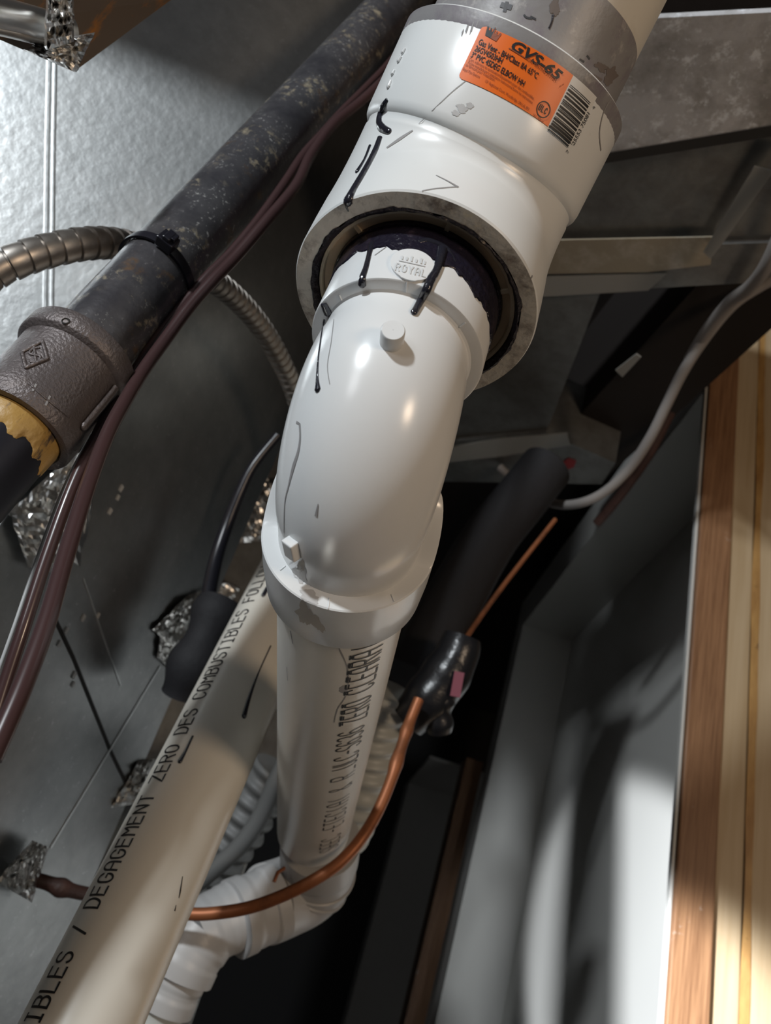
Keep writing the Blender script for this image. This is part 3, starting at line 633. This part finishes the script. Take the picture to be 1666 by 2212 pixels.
# cement collar and drips
cv = rings([(cA - nA * .0035, h2, iU, .0353), (cA + nA * .001, h2, iU, .0357)] + [(cA, h2, iU, .0357)], 12)
seg = 160; V, Fc = [], []
prof = [-.003, -.001, .002, .005, 1.0, 1.0]
for j, s in enumerate(prof):
    for k in range(seg):
        a = 2 * math.pi * k / seg
        e = .0105 + ring_noise(a, 3, .0035, 7) + ring_noise(a, 9, .0022, 11) + ring_noise(a, 26, .0008, 2)
        e += .004 * math.cos(a + .5)
        ss = s if s < .9 else e + (0 if j == 4 else .0005); rr = .0358 if j < 4 else (.0356 if j == 4 else .0350)
        rr += ring_noise(a, 16, .0003, j)
        V.append(cA + nA * ss + (h2 * math.cos(a) + iU * math.sin(a)) * rr)
for j in range(len(prof) - 1):
    for k in range(seg):
        a, b = j * seg + k, j * seg + (k + 1) % seg; Fc.append((a, b, b + seg, a + seg))
mk('cement_collar', V, Fc, 'cement', small, label='dark purple cement smeared around the hub')
for p, w in [([(804, 528), (798, 552), (791, 580), (784, 600), (783, 614)], [.0016, .0012, .0013, .0016, .0019]), ([(955, 540), (950, 562), (941, 588), (930, 606), (922, 625), (910, 648), (899, 668), (893, 678)], [.0024, .0020, .0019, .0021, .0020, .0017, .0016, .0016]),
             ([(700, 655), (706, 668), (710, 676)], [.0016, .0020, .0022]), ([(701, 690), (694, 730), (688, 775), (686, 815), (687, 842)], [.0004, .0005, .0005, .0007, .0016]), ([(905, 525), (925, 522), (960, 535), (975, 552), (982, 566)], [.0012, .0018, .0016, .0009, .0006])]:
    mk('cement_drip', *drip(sm_b, p, w), 'drip', small)
for p, w in [([(722, 690), (716, 740), (708, 790), (713, 830)], .0003), ([(648, 915), (649, 945), (645, 975), (634, 1010), (624, 1050), (616, 1085), (614, 1150)], [.0010, .0009, .0012, .0016, .0007, .0005, .0005]), ([(641, 912), (647, 915)], .0009), ([(688, 1088), (683, 1115)], [.0003, .0012]), ([(810, 552), (835, 534)], .0004)]:
    mk('scratch', *mark(sm_b, p, w), 'scratch', small)
for i, (u, v, a, b_, rt, mm) in enumerate([(648, 1238, 12, 22, -.35, 'smudge'), (652, 1222, 8, 12, 0, 'stain'), (668, 1290, 22, 14, .5, 'smudge'), (660, 1325, 16, 24, -.5, 'stain'), (685, 1345, 9, 26, -.7, 'stain')]):
    mk('grime', *blotch(sm_b, u, v, a, b_, seed=80 + i, rot=rt), mm, small)
# ejector button, square nub, ticks on the shoulders
p, n = hit(sm_b, 846, 738); x1_, y1_ = frame(n)
mk('gate_button', *lathe(p, n, [(-.002, .0043), (.0062, .0043), (.0068, .0039), (.0068, .0001)], 32), 'pvc', small)
p, n = hit(sm_b, 636, 1182); t_ = (hit(sm_b, 640, 1205)[0] - hit(sm_b, 630, 1160)[0]); t_ = (t_ - n * t_.dot(n)).normalized()
mk('moulded_nub', *box(p + n * .0012, t_, n.cross(t_), n, .0042, .0030, .0022), 'pvc', small, smooth=False, bev=.0006)
for a, b_ in [((880, 609), (878, 630)), ((733, 637), (738, 648)), ((1006, 697), (994, 706)), ((605, 1232), (616, 1223)), ((709, 1315), (712, 1292)), ((852, 1300), (846, 1285))]:
    mk('index_tick', *drip(sm_b, [a, b_], [.0004, .0004], 5), 'pvc', small)
# oval emblem
def oval(cu, cv_, ru, rv, rot, off):
    V, Fc = [], []; R, S = 6, 48
    for i in range(R + 2):
        g = min(i, R) / R
        for k in range(S):
            a = 2 * math.pi * k / S; x, y = math.cos(a) * ru * g, math.sin(a) * rv * g
            p, n = hit(sm_b, cu + x * math.cos(rot) - y * math.sin(rot), cv_ + x * math.sin(rot) + y * math.cos(rot)); V.append(p + n * (off if i <= R else -.0005))
    for i in range(R + 1):
        for k in range(S): Fc.append((i * S + k, i * S + (k + 1) % S, (i + 1) * S + (k + 1) % S, (i + 1) * S + k))
    return V, Fc
emb = mk('oval_emblem', *oval(891, 576, 47, 33, .22, .0010), 'pvc', small, label='raised oval maker emblem')
def embf(x, y):                                # emblem-plane pixels
    c, s = math.cos(.22), math.sin(.22); p, n = hit(sm_b, 891 + x * c + y * s, 576 + x * s - y * c); return p + n * .0013, n
def solid(V, Fc, n, t=.0005):
    b = len(V); V2 = list(V) + [v - n * t for v in V]; return V2, Fc + [tuple(i + b for i in reversed(q)) for q in Fc]
def pxstroke(text, x, y, size, pitch, width):
    return strokes(text, pitch, size, width, lambda a, b: embf(x + a, y + b), .85)
mk('raised_lettering', *pxstroke('ROYAL', -33, -21, 15, 14.0, .0005), 'relief_grey', emb)
for q in ([(-30, 0), (26, 0)],) : 
    V, Fc = [], []
    for i in range(13):
        x = q[0][0] + (q[1][0] - q[0][0]) * i / 12; p, n = embf(x, 0); p2, _ = embf(x, 2.2); V += [p, p2]
    mk('raised_crown', V, [(2 * i, 2 * i + 1, 2 * i + 3, 2 * i + 2) for i in range(12)], 'relief_grey', emb)
V, Fc = [], []
for bx_ in (-26, -16, -6, 4, 14, 22):
    q = grid(lambda a, b: embf(a, b), bx_, bx_ + 4, 5, 12 + (4 if bx_ in (-6, 14) else 0), 2, 3); b0 = len(V); V += q[0]; Fc += [tuple(i + b0 for i in t) for t in q[1]]
mk('raised_crown', V, Fc, 'relief_grey', emb)

# ------------------------------------------------------------------ vent pipe below it
pl_end = .42
pipe_l = thing('vent_pipe', 'short printed PVC vent pipe running from the glossy elbow toward the furnace', 'pipe', cC + dB * .2)
low_m = lathe(cC, dB, [(.022, .0290), (.022, .03015), (pl_end, .03015), (pl_end, .027)], 72, hint=nA)
mk('pipe_wall', *low_m, 'pvc_pipe', pipe_l); low_b = bvh_of(low_m)
gx, gy = frame(dB, nA)
def pipe_map(o, ax, gx, gy, R, off=.00025):
    def inv(u, v, b):
        p, n = hit(b, u, v); q = p - o; return q.dot(ax), math.atan2(q.dot(gy), q.dot(gx))
    def fwd(s, a): n = gx * math.cos(a) + gy * math.sin(a); return o + ax * s + n * (R + off), n
    return inv, fwd
inv, fwd = pipe_map(cC, dB, gx, gy, .03015)
sA, aA = inv(804, 1376, low_b); sZ, aZ = inv(762, 1650, low_b); sS, aS = inv(709, 1838, low_b)
sb1, ab1 = inv(815, 1440, low_b); sb2, ab2 = inv(752, 1440, low_b)
hb = abs(ab1 - ab2) * .03015; sg = 1 if ab2 > ab1 else -1
# reading runs toward the elbow (decreasing s); letter tops point to the left
txt = 'ULC-S636 ZERO CLEARA|'; sA += .005; pit = (sZ - sA) / (len(txt) - .3)
base_a = ab1
def lowfn(x, y): s = sZ - x; a = base_a + sg * y / .03015; return fwd(s, a)
hb = .0152
ms = [strokes(txt, pit, hb, .0011, lowfn, wscale=pit / hb * 1.12)]
for k, ch in enumerate(txt):                    # doubled ink at the head of each letter
    if k >= 9 and ch not in ' |':
        for e in (.10, .20):
            ms.append(strokes(' ' * k + ('-' if ch in 'LC' else '-'), pit, hb, .0007, lambda a, b, e=e: lowfn(a, b + hb * (.32 + e)), wscale=pit / hb * 1.12))
mk('lettering', *join(*ms), 'ink', pipe_l, smooth=False)
txt2 = 'SEEC -ETEC(A( & R_'; pit2 = (sS - sZ) / len(txt2)
mk('lettering', *strokes(txt2, pit2, hb, .0010, lambda x, y: fwd(sS - x, base_a + sg * y / .03015), wscale=pit2 / hb * 1.0), 'ink_grey', pipe_l, smooth=False)
for p, w, m in [([(720, 1378), (738, 1410), (752, 1450), (748, 1500), (730, 1530), (722, 1560)], .0005, 'scratch'), ([(702, 1374), (712, 1364), (720, 1356)], .0011, 'ink'), ([(628, 1362), (633, 1390)], .0006, 'scratch'), ([(620, 1440), (622, 1470)], .0004, 'scratch')]:
    mk('scratch', *mark(low_b, p, w), m, pipe_l)
mk('ink_blot', *blotch(low_b, 742, 1490, 9, 7, seed=91), 'scratch', pipe_l)
mk('grime', *blotch(low_b, 700, 1372, 30, 8, seed=92, rot=.3), 'stain', pipe_l)

# ------------------------------------------------------------------ riser pipe on the left with French print
rA = P((-.156, .2607, .422)); rB = P((-.1068, .1311, .573)); rD = (rB - rA).normalized()
rise = thing('riser_pipe', 'long cream PVC riser pipe printed with French lettering', 'pipe', rA - rD * .2)
ris_m = lathe(rA, rD, [(-.26, .028), (-.26, .03015), (.95, .03015), (.95, .028)], 72, hint=-W((0, 0, 1)))
mk('pipe_wall', *ris_m, 'pvc_cream', rise); ris_b = bvh_of(ris_m)
rx, ry = frame(rD, -W((0, 0, 1))); inv, fwd = pipe_map(rA, rD, rx, ry, .03015)
sD, aD = inv(212, 1962, ris_b); sF, aF = inv(545, 1298, ris_b)
sd2, ad1 = inv(211, 1962, ris_b); _, ad2 = inv(190, 1950, ris_b)
text = 'DEGAGEMENT ZERO DES COMBUSTIBLES FOLLOW'; pit = (sF - sD) / 33.0; hh = .0118; sg = 1 if ad2 > ad1 else -1
pre = 'COMBUSTIBLES / '
def rfn(x, y): return fwd(sD + x, ad1 + sg * y / .03015)
mk('lettering', *strokes(pre + text, pit, hh, .00125, lambda x, y: rfn(x - len(pre) * pit, y), wscale=pit / hh * 1.12), 'ink', rise, smooth=False)
for p, w in [([(585, 1395), (560, 1450), (541, 1500), (527, 1548)], [.0006, .0006, .0014, .0022]), ([(417, 1590), (402, 1622), (389, 1646)], [.0008, .0010, .0017]), ([(578, 1270), (569, 1287)], [.0018, .0020])]:
    mk('cement_drip', *drip(ris_b, p, w), 'drip', rise)
for p, w in [([(394, 1893), (389, 1925), (386, 1940)], [.0004, .0010, .0004]), ([(380, 1955), (377, 1968)], [.0004, .0010])]: mk('scratch', *mark(ris_b, p, w), 'ink', rise)

# ------------------------------------------------------------------ gas pipe
gA = P((-.150, -.0888, .407)); gD = W((.336, -.74, .583)).normalized()
gas = thing('gas_pipe', 'black iron gas pipe speckled with plaster, running up along the plenum', 'pipe', gA)
mk('pipe_wall', *lathe(gA, gD, [(-.035, .0190), (-.035, .0211), (.56, .0211), (.56, .019)], 64), 'iron', gas)
# coupling
coup = thing('pipe_coupling', 'rough cast iron coupling with a raised diamond emblem on the gas pipe', 'pipe fitting', gA - gD * .04)
cp = lathe(gA, gD, [(-.067, .0222), (-.068, .0232), (-.068, .0268), (-.0665, .0276), (-.058, .0277), (-.053, .0268), (-.030, .0263), (-.024, .0266), (-.0225, .0290), (-.0215, .0297), (-.0130, .0297), (-.0118, .0290), (-.0116, .0225), (-.0125, .0213)], 72)
mk('coupling_body', *cp, 'cast', coup); cp_b = bvh_of(cp)
def cast_mark(p, w, h=.5): return drip(cp_b, p, w, 6, h)
for q in [[(48, 762), (92, 738), (102, 775), (56, 795), (48, 762)]]:
    for a, b_ in zip(q, q[1:]): mk('diamond_emblem', *cast_mark([a, b_], [.0011, .0011], .4), 'cast', coup)
for q in [[(86, 752), (72, 754), (64, 764), (78, 768), (88, 772), (80, 782), (66, 782)], [(74, 750), (78, 786)]]:
    mk('emblem_letter', *cast_mark(q, [.0008] * 3, .4), 'cast', coup)
mk('casting_seam', *cast_mark([(62, 828), (100, 862), (148, 900)], [.0006, .0006], .2), 'cast', coup)
for a, b_ in [((78, 830), (70, 845)), ((108, 855), (98, 876))]: mk('chisel_mark', *mark(cp_b, [a, b_], .0009), 'scratch', coup)
p, n = hit(cp_b, 142, 694); mk('rim_pit', *lathe(p, n, [(.0003, .0020), (.0006, .0016), (-.0004, .0010)], 20), 'seam', coup)
rib = [(236, 842), (205, 880), (172, 920)]
mk('side_rib', *cast_mark([(246, 836), (212, 878), (176, 922)], [.0026, .0028, .0026], .4), 'cast', coup)
# lower pipe with thread compound
lowg = thing('gas_pipe', 'dark painted gas pipe smeared with mustard thread compound below the coupling', 'pipe', gA - gD * .09)
mk('pipe_wall', *lathe(gA, gD, [(-.066, .0205), (-.067, .0213), (-.30, .0213), (-.30, .019)], 64), 'navy', lowg)
seg = 120; V, Fc = [], []; gx_, gy_ = frame(gD)
for j, s in enumerate((-.0665, -.069, -.073, 1, 1)):
    for k in range(seg):
        a = 2 * math.pi * k / seg; e = -(.0800 + ring_noise(a, 2.2, .006, 3) + ring_noise(a, 7, .003, 5) + ring_noise(a, 22, .0006, 6))
        V.append(gA + gD * (s if s < .5 else e + (0 if j == 3 else -.0006)) + (gx_ * math.cos(a) + gy_ * math.sin(a)) * ((.0219, .0223, .0220, .0217, .02132)[j] + ring_noise(a, 14, .0002, j)))
for j in range(4):
    for k in range(seg):
        a, b = j * seg + k, j * seg + (k + 1) % seg; Fc.append((a, b, b + seg, a + seg))
mk('thread_compound', V, Fc, 'dope', lowg, label='mustard yellow thread compound')

# cable tie
tie = thing('cable_tie', 'black nylon cable tie strapped around the gas pipe and cables', 'cable tie', gA + gD * .062)
tc_ = gA + gD * .062; tn = (gD + W((.05, .10, 0))).normalized()
tx, ty = frame(tn, -W((0, 0, 1)))
V, Fc = [], []; seg = 96; cab_dir = None
def tie_r(a): return .0220
cabp = px(404, 652, .455) - tc_; cab_a = math.atan2(cabp.dot(ty), cabp.dot(tx))
def tr(a):
    d_ = (a - cab_a + math.pi) % (2 * math.pi) - math.pi; return .0221 + .0045 * math.exp(-(d_ / .33) ** 2)
for dr, dz in ((0, -.0028), (.0013, -.0028), (.0015, 0), (.0013, .0028), (0, .0028)):
    for k in range(seg):
        a = 2 * math.pi * k / seg; V.append(tc_ + tn * dz + (tx * math.cos(a) + ty * math.sin(a)) * (tr(a) + dr))
for j in range(5):
    for k in range(seg):
        a, b = j * seg + k, j * seg + (k + 1) % seg; a2_, b2_ = ((j + 1) % 5) * seg + k, ((j + 1) % 5) * seg + (k + 1) % seg; Fc.append((a, b, b2_, a2_))
mk('strap', V, Fc, 'tie', tie)
hp0 = px(316, 545, .405); q = hp0 - tc_; q = q - tn * q.dot(tn); hn = q.normalized(); ht = tn.cross(hn)
hc = tc_ + hn * .0252
mk('locking_head', *join(box(hc, hn, ht, tn, .0034, .0050, .0044), box(hc + hn * .0042, hn, ht, tn, .0016, .0022, .0040)), 'tie', tie, smooth=False, bev=.0008)
mk('cut_tail', *join(box(hc + ht * .0028 + hn * .0034 + tn * .0012, hn, ht, tn, .0022, .0010, .0026)), 'tie', tie, smooth=False, bev=.0004)

# brown cables along the pipe
def cable(name, label, pts, rad, m, cat='cable', group=None, n=10):
    ctl = [px(*q) for q in pts]; return mk(name, *tube(spline(ctl, n), rad, 14), m, label=label, cat=cat, group=group)
cable('control_cable', 'brown control cable lying tight against the gas pipe', [(905, 40, .66), (880, 85, .635), (838, 140, .60), (790, 190, .572), (740, 240, .55), (695, 290, .53), (655, 335, .515), (615, 395, .495), (560, 472, .475), (500, 545, .458), (450, 595, .446), (404, 648, .437), (352, 712, .425), (300, 790, .412), (254, 860, .398), (212, 937, .382), (158, 1049, .366), (103, 1198, .35), (55, 1346, .338), (6, 1495, .33), (-50, 1680, .32)], .0029, 'brown_cable')
cable('control_cable', 'thicker brown control cable bowing out away from the gas pipe', [(915, 55, .66), (888, 100, .63), (850, 150, .59), (812, 190, .565), (770, 228, .55), (720, 270, .53), (672, 335, .51), (640, 400, .49), (575, 478, .47), (512, 552, .455), (460, 606, .442), (412, 660, .432), (360, 730, .418), (310, 800, .40), (268, 870, .38), (233, 937, .36), (190, 1049, .33), (143, 1198, .30), (100, 1346, .275), (44, 1495, .255), (-20, 1640, .24)], .0034, 'brown_cable')
cable('thin_wire', 'thin pale wire running beside the brown control cables', [(398, 655, .452), (345, 725, .44), (290, 815, .425), (240, 880, .41), (196, 945, .395), (140, 1050, .378), (83, 1200, .36), (32, 1350, .345), (-20, 1495, .335)], .0009, 'white_wire', 'wire')

# flexible conduit
cond_path = spline([px(*q) for q in [(-70, 640, .43), (-20, 592, .435), (40, 562, .44), (110, 540, .45), (190, 526, .465), (260, 528, .49), (330, 548, .525), (400, 575, .56), (460, 605, .60), (520, 655, .65), (570, 715, .70), (612, 790, .75), (640, 860, .79), (655, 940, .82)]], 60)
def condr(s, L):
    t = (s / .0098) % 1.0; return .0098 * (1 - .10 * (t ** 1.6)) - (.0010 if t > .90 else 0)
mk('flexible_conduit', *tube(cond_path, condr, 28), 'conduit', label='ribbed flexible steel conduit looping behind the gas pipe', cat='conduit')

# black cable hanging near the plenum corner
cable('black_cable', 'thin black cable hanging in front of the foil taped duct', [(600, 940, .80), (548, 1005, .79), (520, 1060, .785), (492, 1130, .78), (470, 1195, .77), (455, 1260, .765), (445, 1320, .76)], lambda s, L: .0042 + .003 * min(1, s / L * 1.2), 'tie')
mk('insulation_stub', *tube(spline([px(478, 1300, .76), px(440, 1385, .74), px(410, 1450, .73), px(390, 1500, .73)], 8), lambda s, L: .021 + .003 * math.sin(s * 120), 24), 'rubber', label='black foam insulation stub between the plenum and the riser pipe', cat='insulation')

# rusty stub with foil
mk('rusty_pipe', *tube(spline([px(40, 1890, .63), px(95, 1905, .635), px(140, 1920, .64), px(195, 1932, .66), px(300, 1945, .69)], 8), lambda s, L: .0055 + .0022 * math.exp(-((s - .035) / .006) ** 2), 18), 'rust', label='short rusty pipe leaving a foil wrapped hole in the plenum', cat='pipe')

# ------------------------------------------------------------------ drain fittings at the bottom
E0 = cC + dB * pl_end
def fitting(name, label, pts, prof, m='white_fit', seg=36):
    path = spline([px(*q) for q in pts], 10); return mk(name, *tube(path, prof, seg), m, label=label, cat='pipe fitting')
def hubp(r, e=.0015, lip=.012):
    return lambda s, L: r + (e if s < lip or s > L - lip else 0)
fe = thing('drain_elbow', 'white drain elbow turning under the printed vent pipe end', 'pipe elbow', px(690, 1880, .72))
pth = spline([px(693, 1815, .685), px(690, 1850, .70), px(684, 1885, .715), px(660, 1915, .72), px(620, 1935, .71), px(575, 1952, .69)], 10)
mk('elbow_body', *tube(pth, lambda s, L: .0335 + (.0015 if s < .03 else 0), 48), 'white_fit', fe)
for k in (18, 24): 
    t = (pth[k + 1] - pth[k]).normalized(); xx, yy = frame(t); mk('moulded_ring', *rings([(pth[k] - t * .002, xx, yy, .0338), (pth[k] - t * .001, xx, yy, .0352), (pth[k] + t * .001, xx, yy, .0352), (pth[k] + t * .002, xx, yy, .0338)], 48), 'white_fit', fe)
fitting('drain_coupling', 'wide white drain coupling under the copper tube', [(600, 1945, .69), (560, 1962, .68), (505, 1985, .665)], hubp(.0305))
fitting('drain_coupling', 'cream drain coupling between the wide coupling and the riser pipe', [(512, 1975, .672), (465, 1998, .66), (425, 2022, .65)], hubp(.0275, .0008))
fitting('drain_coupling', 'white drain coupling partly hidden by the riser pipe', [(438, 2012, .655), (405, 2060, .645), (385, 2100, .64)], hubp(.0290, .001))
fitting('drain_coupling', 'small white drain coupling low beside the riser pipe', [(392, 2090, .645), (372, 2130, .64), (352, 2175, .635)], hubp(.0240, .001))
fitting('drain_hose', 'pale green hose end below the small drain coupling', [(358, 2165, .64), (338, 2210, .635), (310, 2290, .63)], lambda s, L: .0195 + .0006 * math.sin(s * 500), 'hose')

cable('copper_tube', 'bent copper tube passing in front of the printed vent pipe', [(330, 1962, .60), (410, 1974, .60), (470, 1972, .60), (540, 1960, .60), (610, 1935, .60), (680, 1900, .60), (735, 1862, .605), (780, 1812, .615), (815, 1755, .63), (843, 1690, .645), (862, 1630, .66), (885, 1560, .68), (905, 1510, .69)],
      lambda s, L: .0047 + .0012 * math.exp(-((s - L * .80) / .008) ** 2) + .0010 * math.exp(-((s - L * .90) / .006) ** 2), 'copper', 'pipe', n=14)
mk('copper_wire', *tube([px(615, 1875, .66), px(600, 1885, .655), px(592, 1905, .65)], .0016, 8), 'copper', label='copper wire tail sticking out beside the drain elbow', cat='wire')
def corr(r, pitch, amp): return lambda s, L: r + amp * math.sin(2 * math.pi * s / pitch)
mk('corrugated_hose', *tube(spline([px(835, 1490, .74), px(812, 1560, .745), px(798, 1630, .75), px(780, 1700, .755), px(752, 1770, .775), px(735, 1805, .79)], 40), corr(.0262, .0160, .0022), 32), 'hose', label='white corrugated hose behind the printed vent pipe', cat='hose')
mk('corrugated_hose', *tube(spline([px(600, 1660, .80), px(560, 1720, .80), px(520, 1790, .80), px(470, 1860, .80), px(440, 1905, .80)], 40), corr(.0250, .0170, .0022), 28), 'hose_grey', label='grey corrugated hose in the shade between riser pipe and printed pipe', cat='hose')
cable('grey_hose', 'smooth grey hose crossing over the grey corrugated hose', [(640, 1600, .73), (600, 1680, .735), (565, 1760, .74), (520, 1825, .74), (460, 1880, .74), (400, 1930, .74)], .0085, 'hose_grey', 'hose')
# refrigerant line: black insulation, taped end, thin copper
mk('insulated_line', *tube(spline([px(1180, 1010, .98), px(1120, 1085, .95), px(1060, 1160, .92), px(1000, 1260, .88), px(940, 1370, .84), px(885, 1465, .81)], 10), .0325, 32), 'rubber', label='thick black foam insulated refrigerant line slanting up to the duct', cat='pipe')
wrap = thing('taped_joint', 'lumpy black tape wrapped joint on the copper tube', 'pipe joint', px(940, 1470, .73))
wp = spline([px(1000, 1375, .74), px(985, 1420, .735), px(955, 1470, .73), px(915, 1520, .725), px(880, 1555, .725)], 12)
mk('tape_wrap', *tube(wp, lambda s, L: .0175 + .006 * math.sin(s / L * 3.0) + .0006 * math.sin(s * 210), 28), 'blackgloss', wrap)
mk('tape_tail', *tube(spline([px(955, 1500, .72), px(948, 1540, .72), px(950, 1580, .722)], 6), lambda s, L: .0125 + .0012 * math.sin(s * 300), 20), 'blackgloss', wrap)
wb = px(988, 1478, .704); mk('pink_tab', *box(wb, W((.2, -.95, .2)).normalized(), W((1, .2, 0)).normalized(), W((0, .2, 1)).normalized(), .011, .0045, .0008), 'pink', wrap, smooth=False)
cable('thin_copper_line', 'thin dim copper line beside the black insulated line', [(1200, 1122, .93), (1134, 1205, .90), (1076, 1280, .87), (1026, 1350, .84), (990, 1405, .80)], .0028, 'copper', 'pipe')
# cables looping from the duct to the framed opening
cable('grey_cable', 'grey cable drooping from the duct up across the oak jamb', [(2120, 330, .86), (1950, 470, .80), (1800, 550, .78), (1700, 590, .78), (1640, 620, .79), (1580, 662, .80), (1520, 735, .82), (1475, 805, .84), (1440, 875, .86), (1405, 945, .88), (1360, 1012, .91), (1310, 1060, .93), (1260, 1085, .95), (1210, 1090, .99), (1165, 1075, 1.04), (1120, 1045, 1.08), (1080, 1010, 1.10)], .0058, 'grey_cable')
cable('grey_cable', 'grey cable splitting upward away from the drooping cable', [(1800, 250, .58), (1740, 390, .61), (1690, 500, .64), (1655, 575, .67), (1620, 620, .71), (1578, 652, .75), (1530, 710, .80), (1490, 775, .86)], .0062, 'grey_cable')
cable('dark_cable', 'dark cable in the shade under the drooping grey cable', [(1560, 725, .95), (1510, 800, .97), (1450, 890, 1.0), (1400, 985, 1.02), (1340, 1070, 1.05), (1290, 1130, 1.08)], .0065, 'rust')
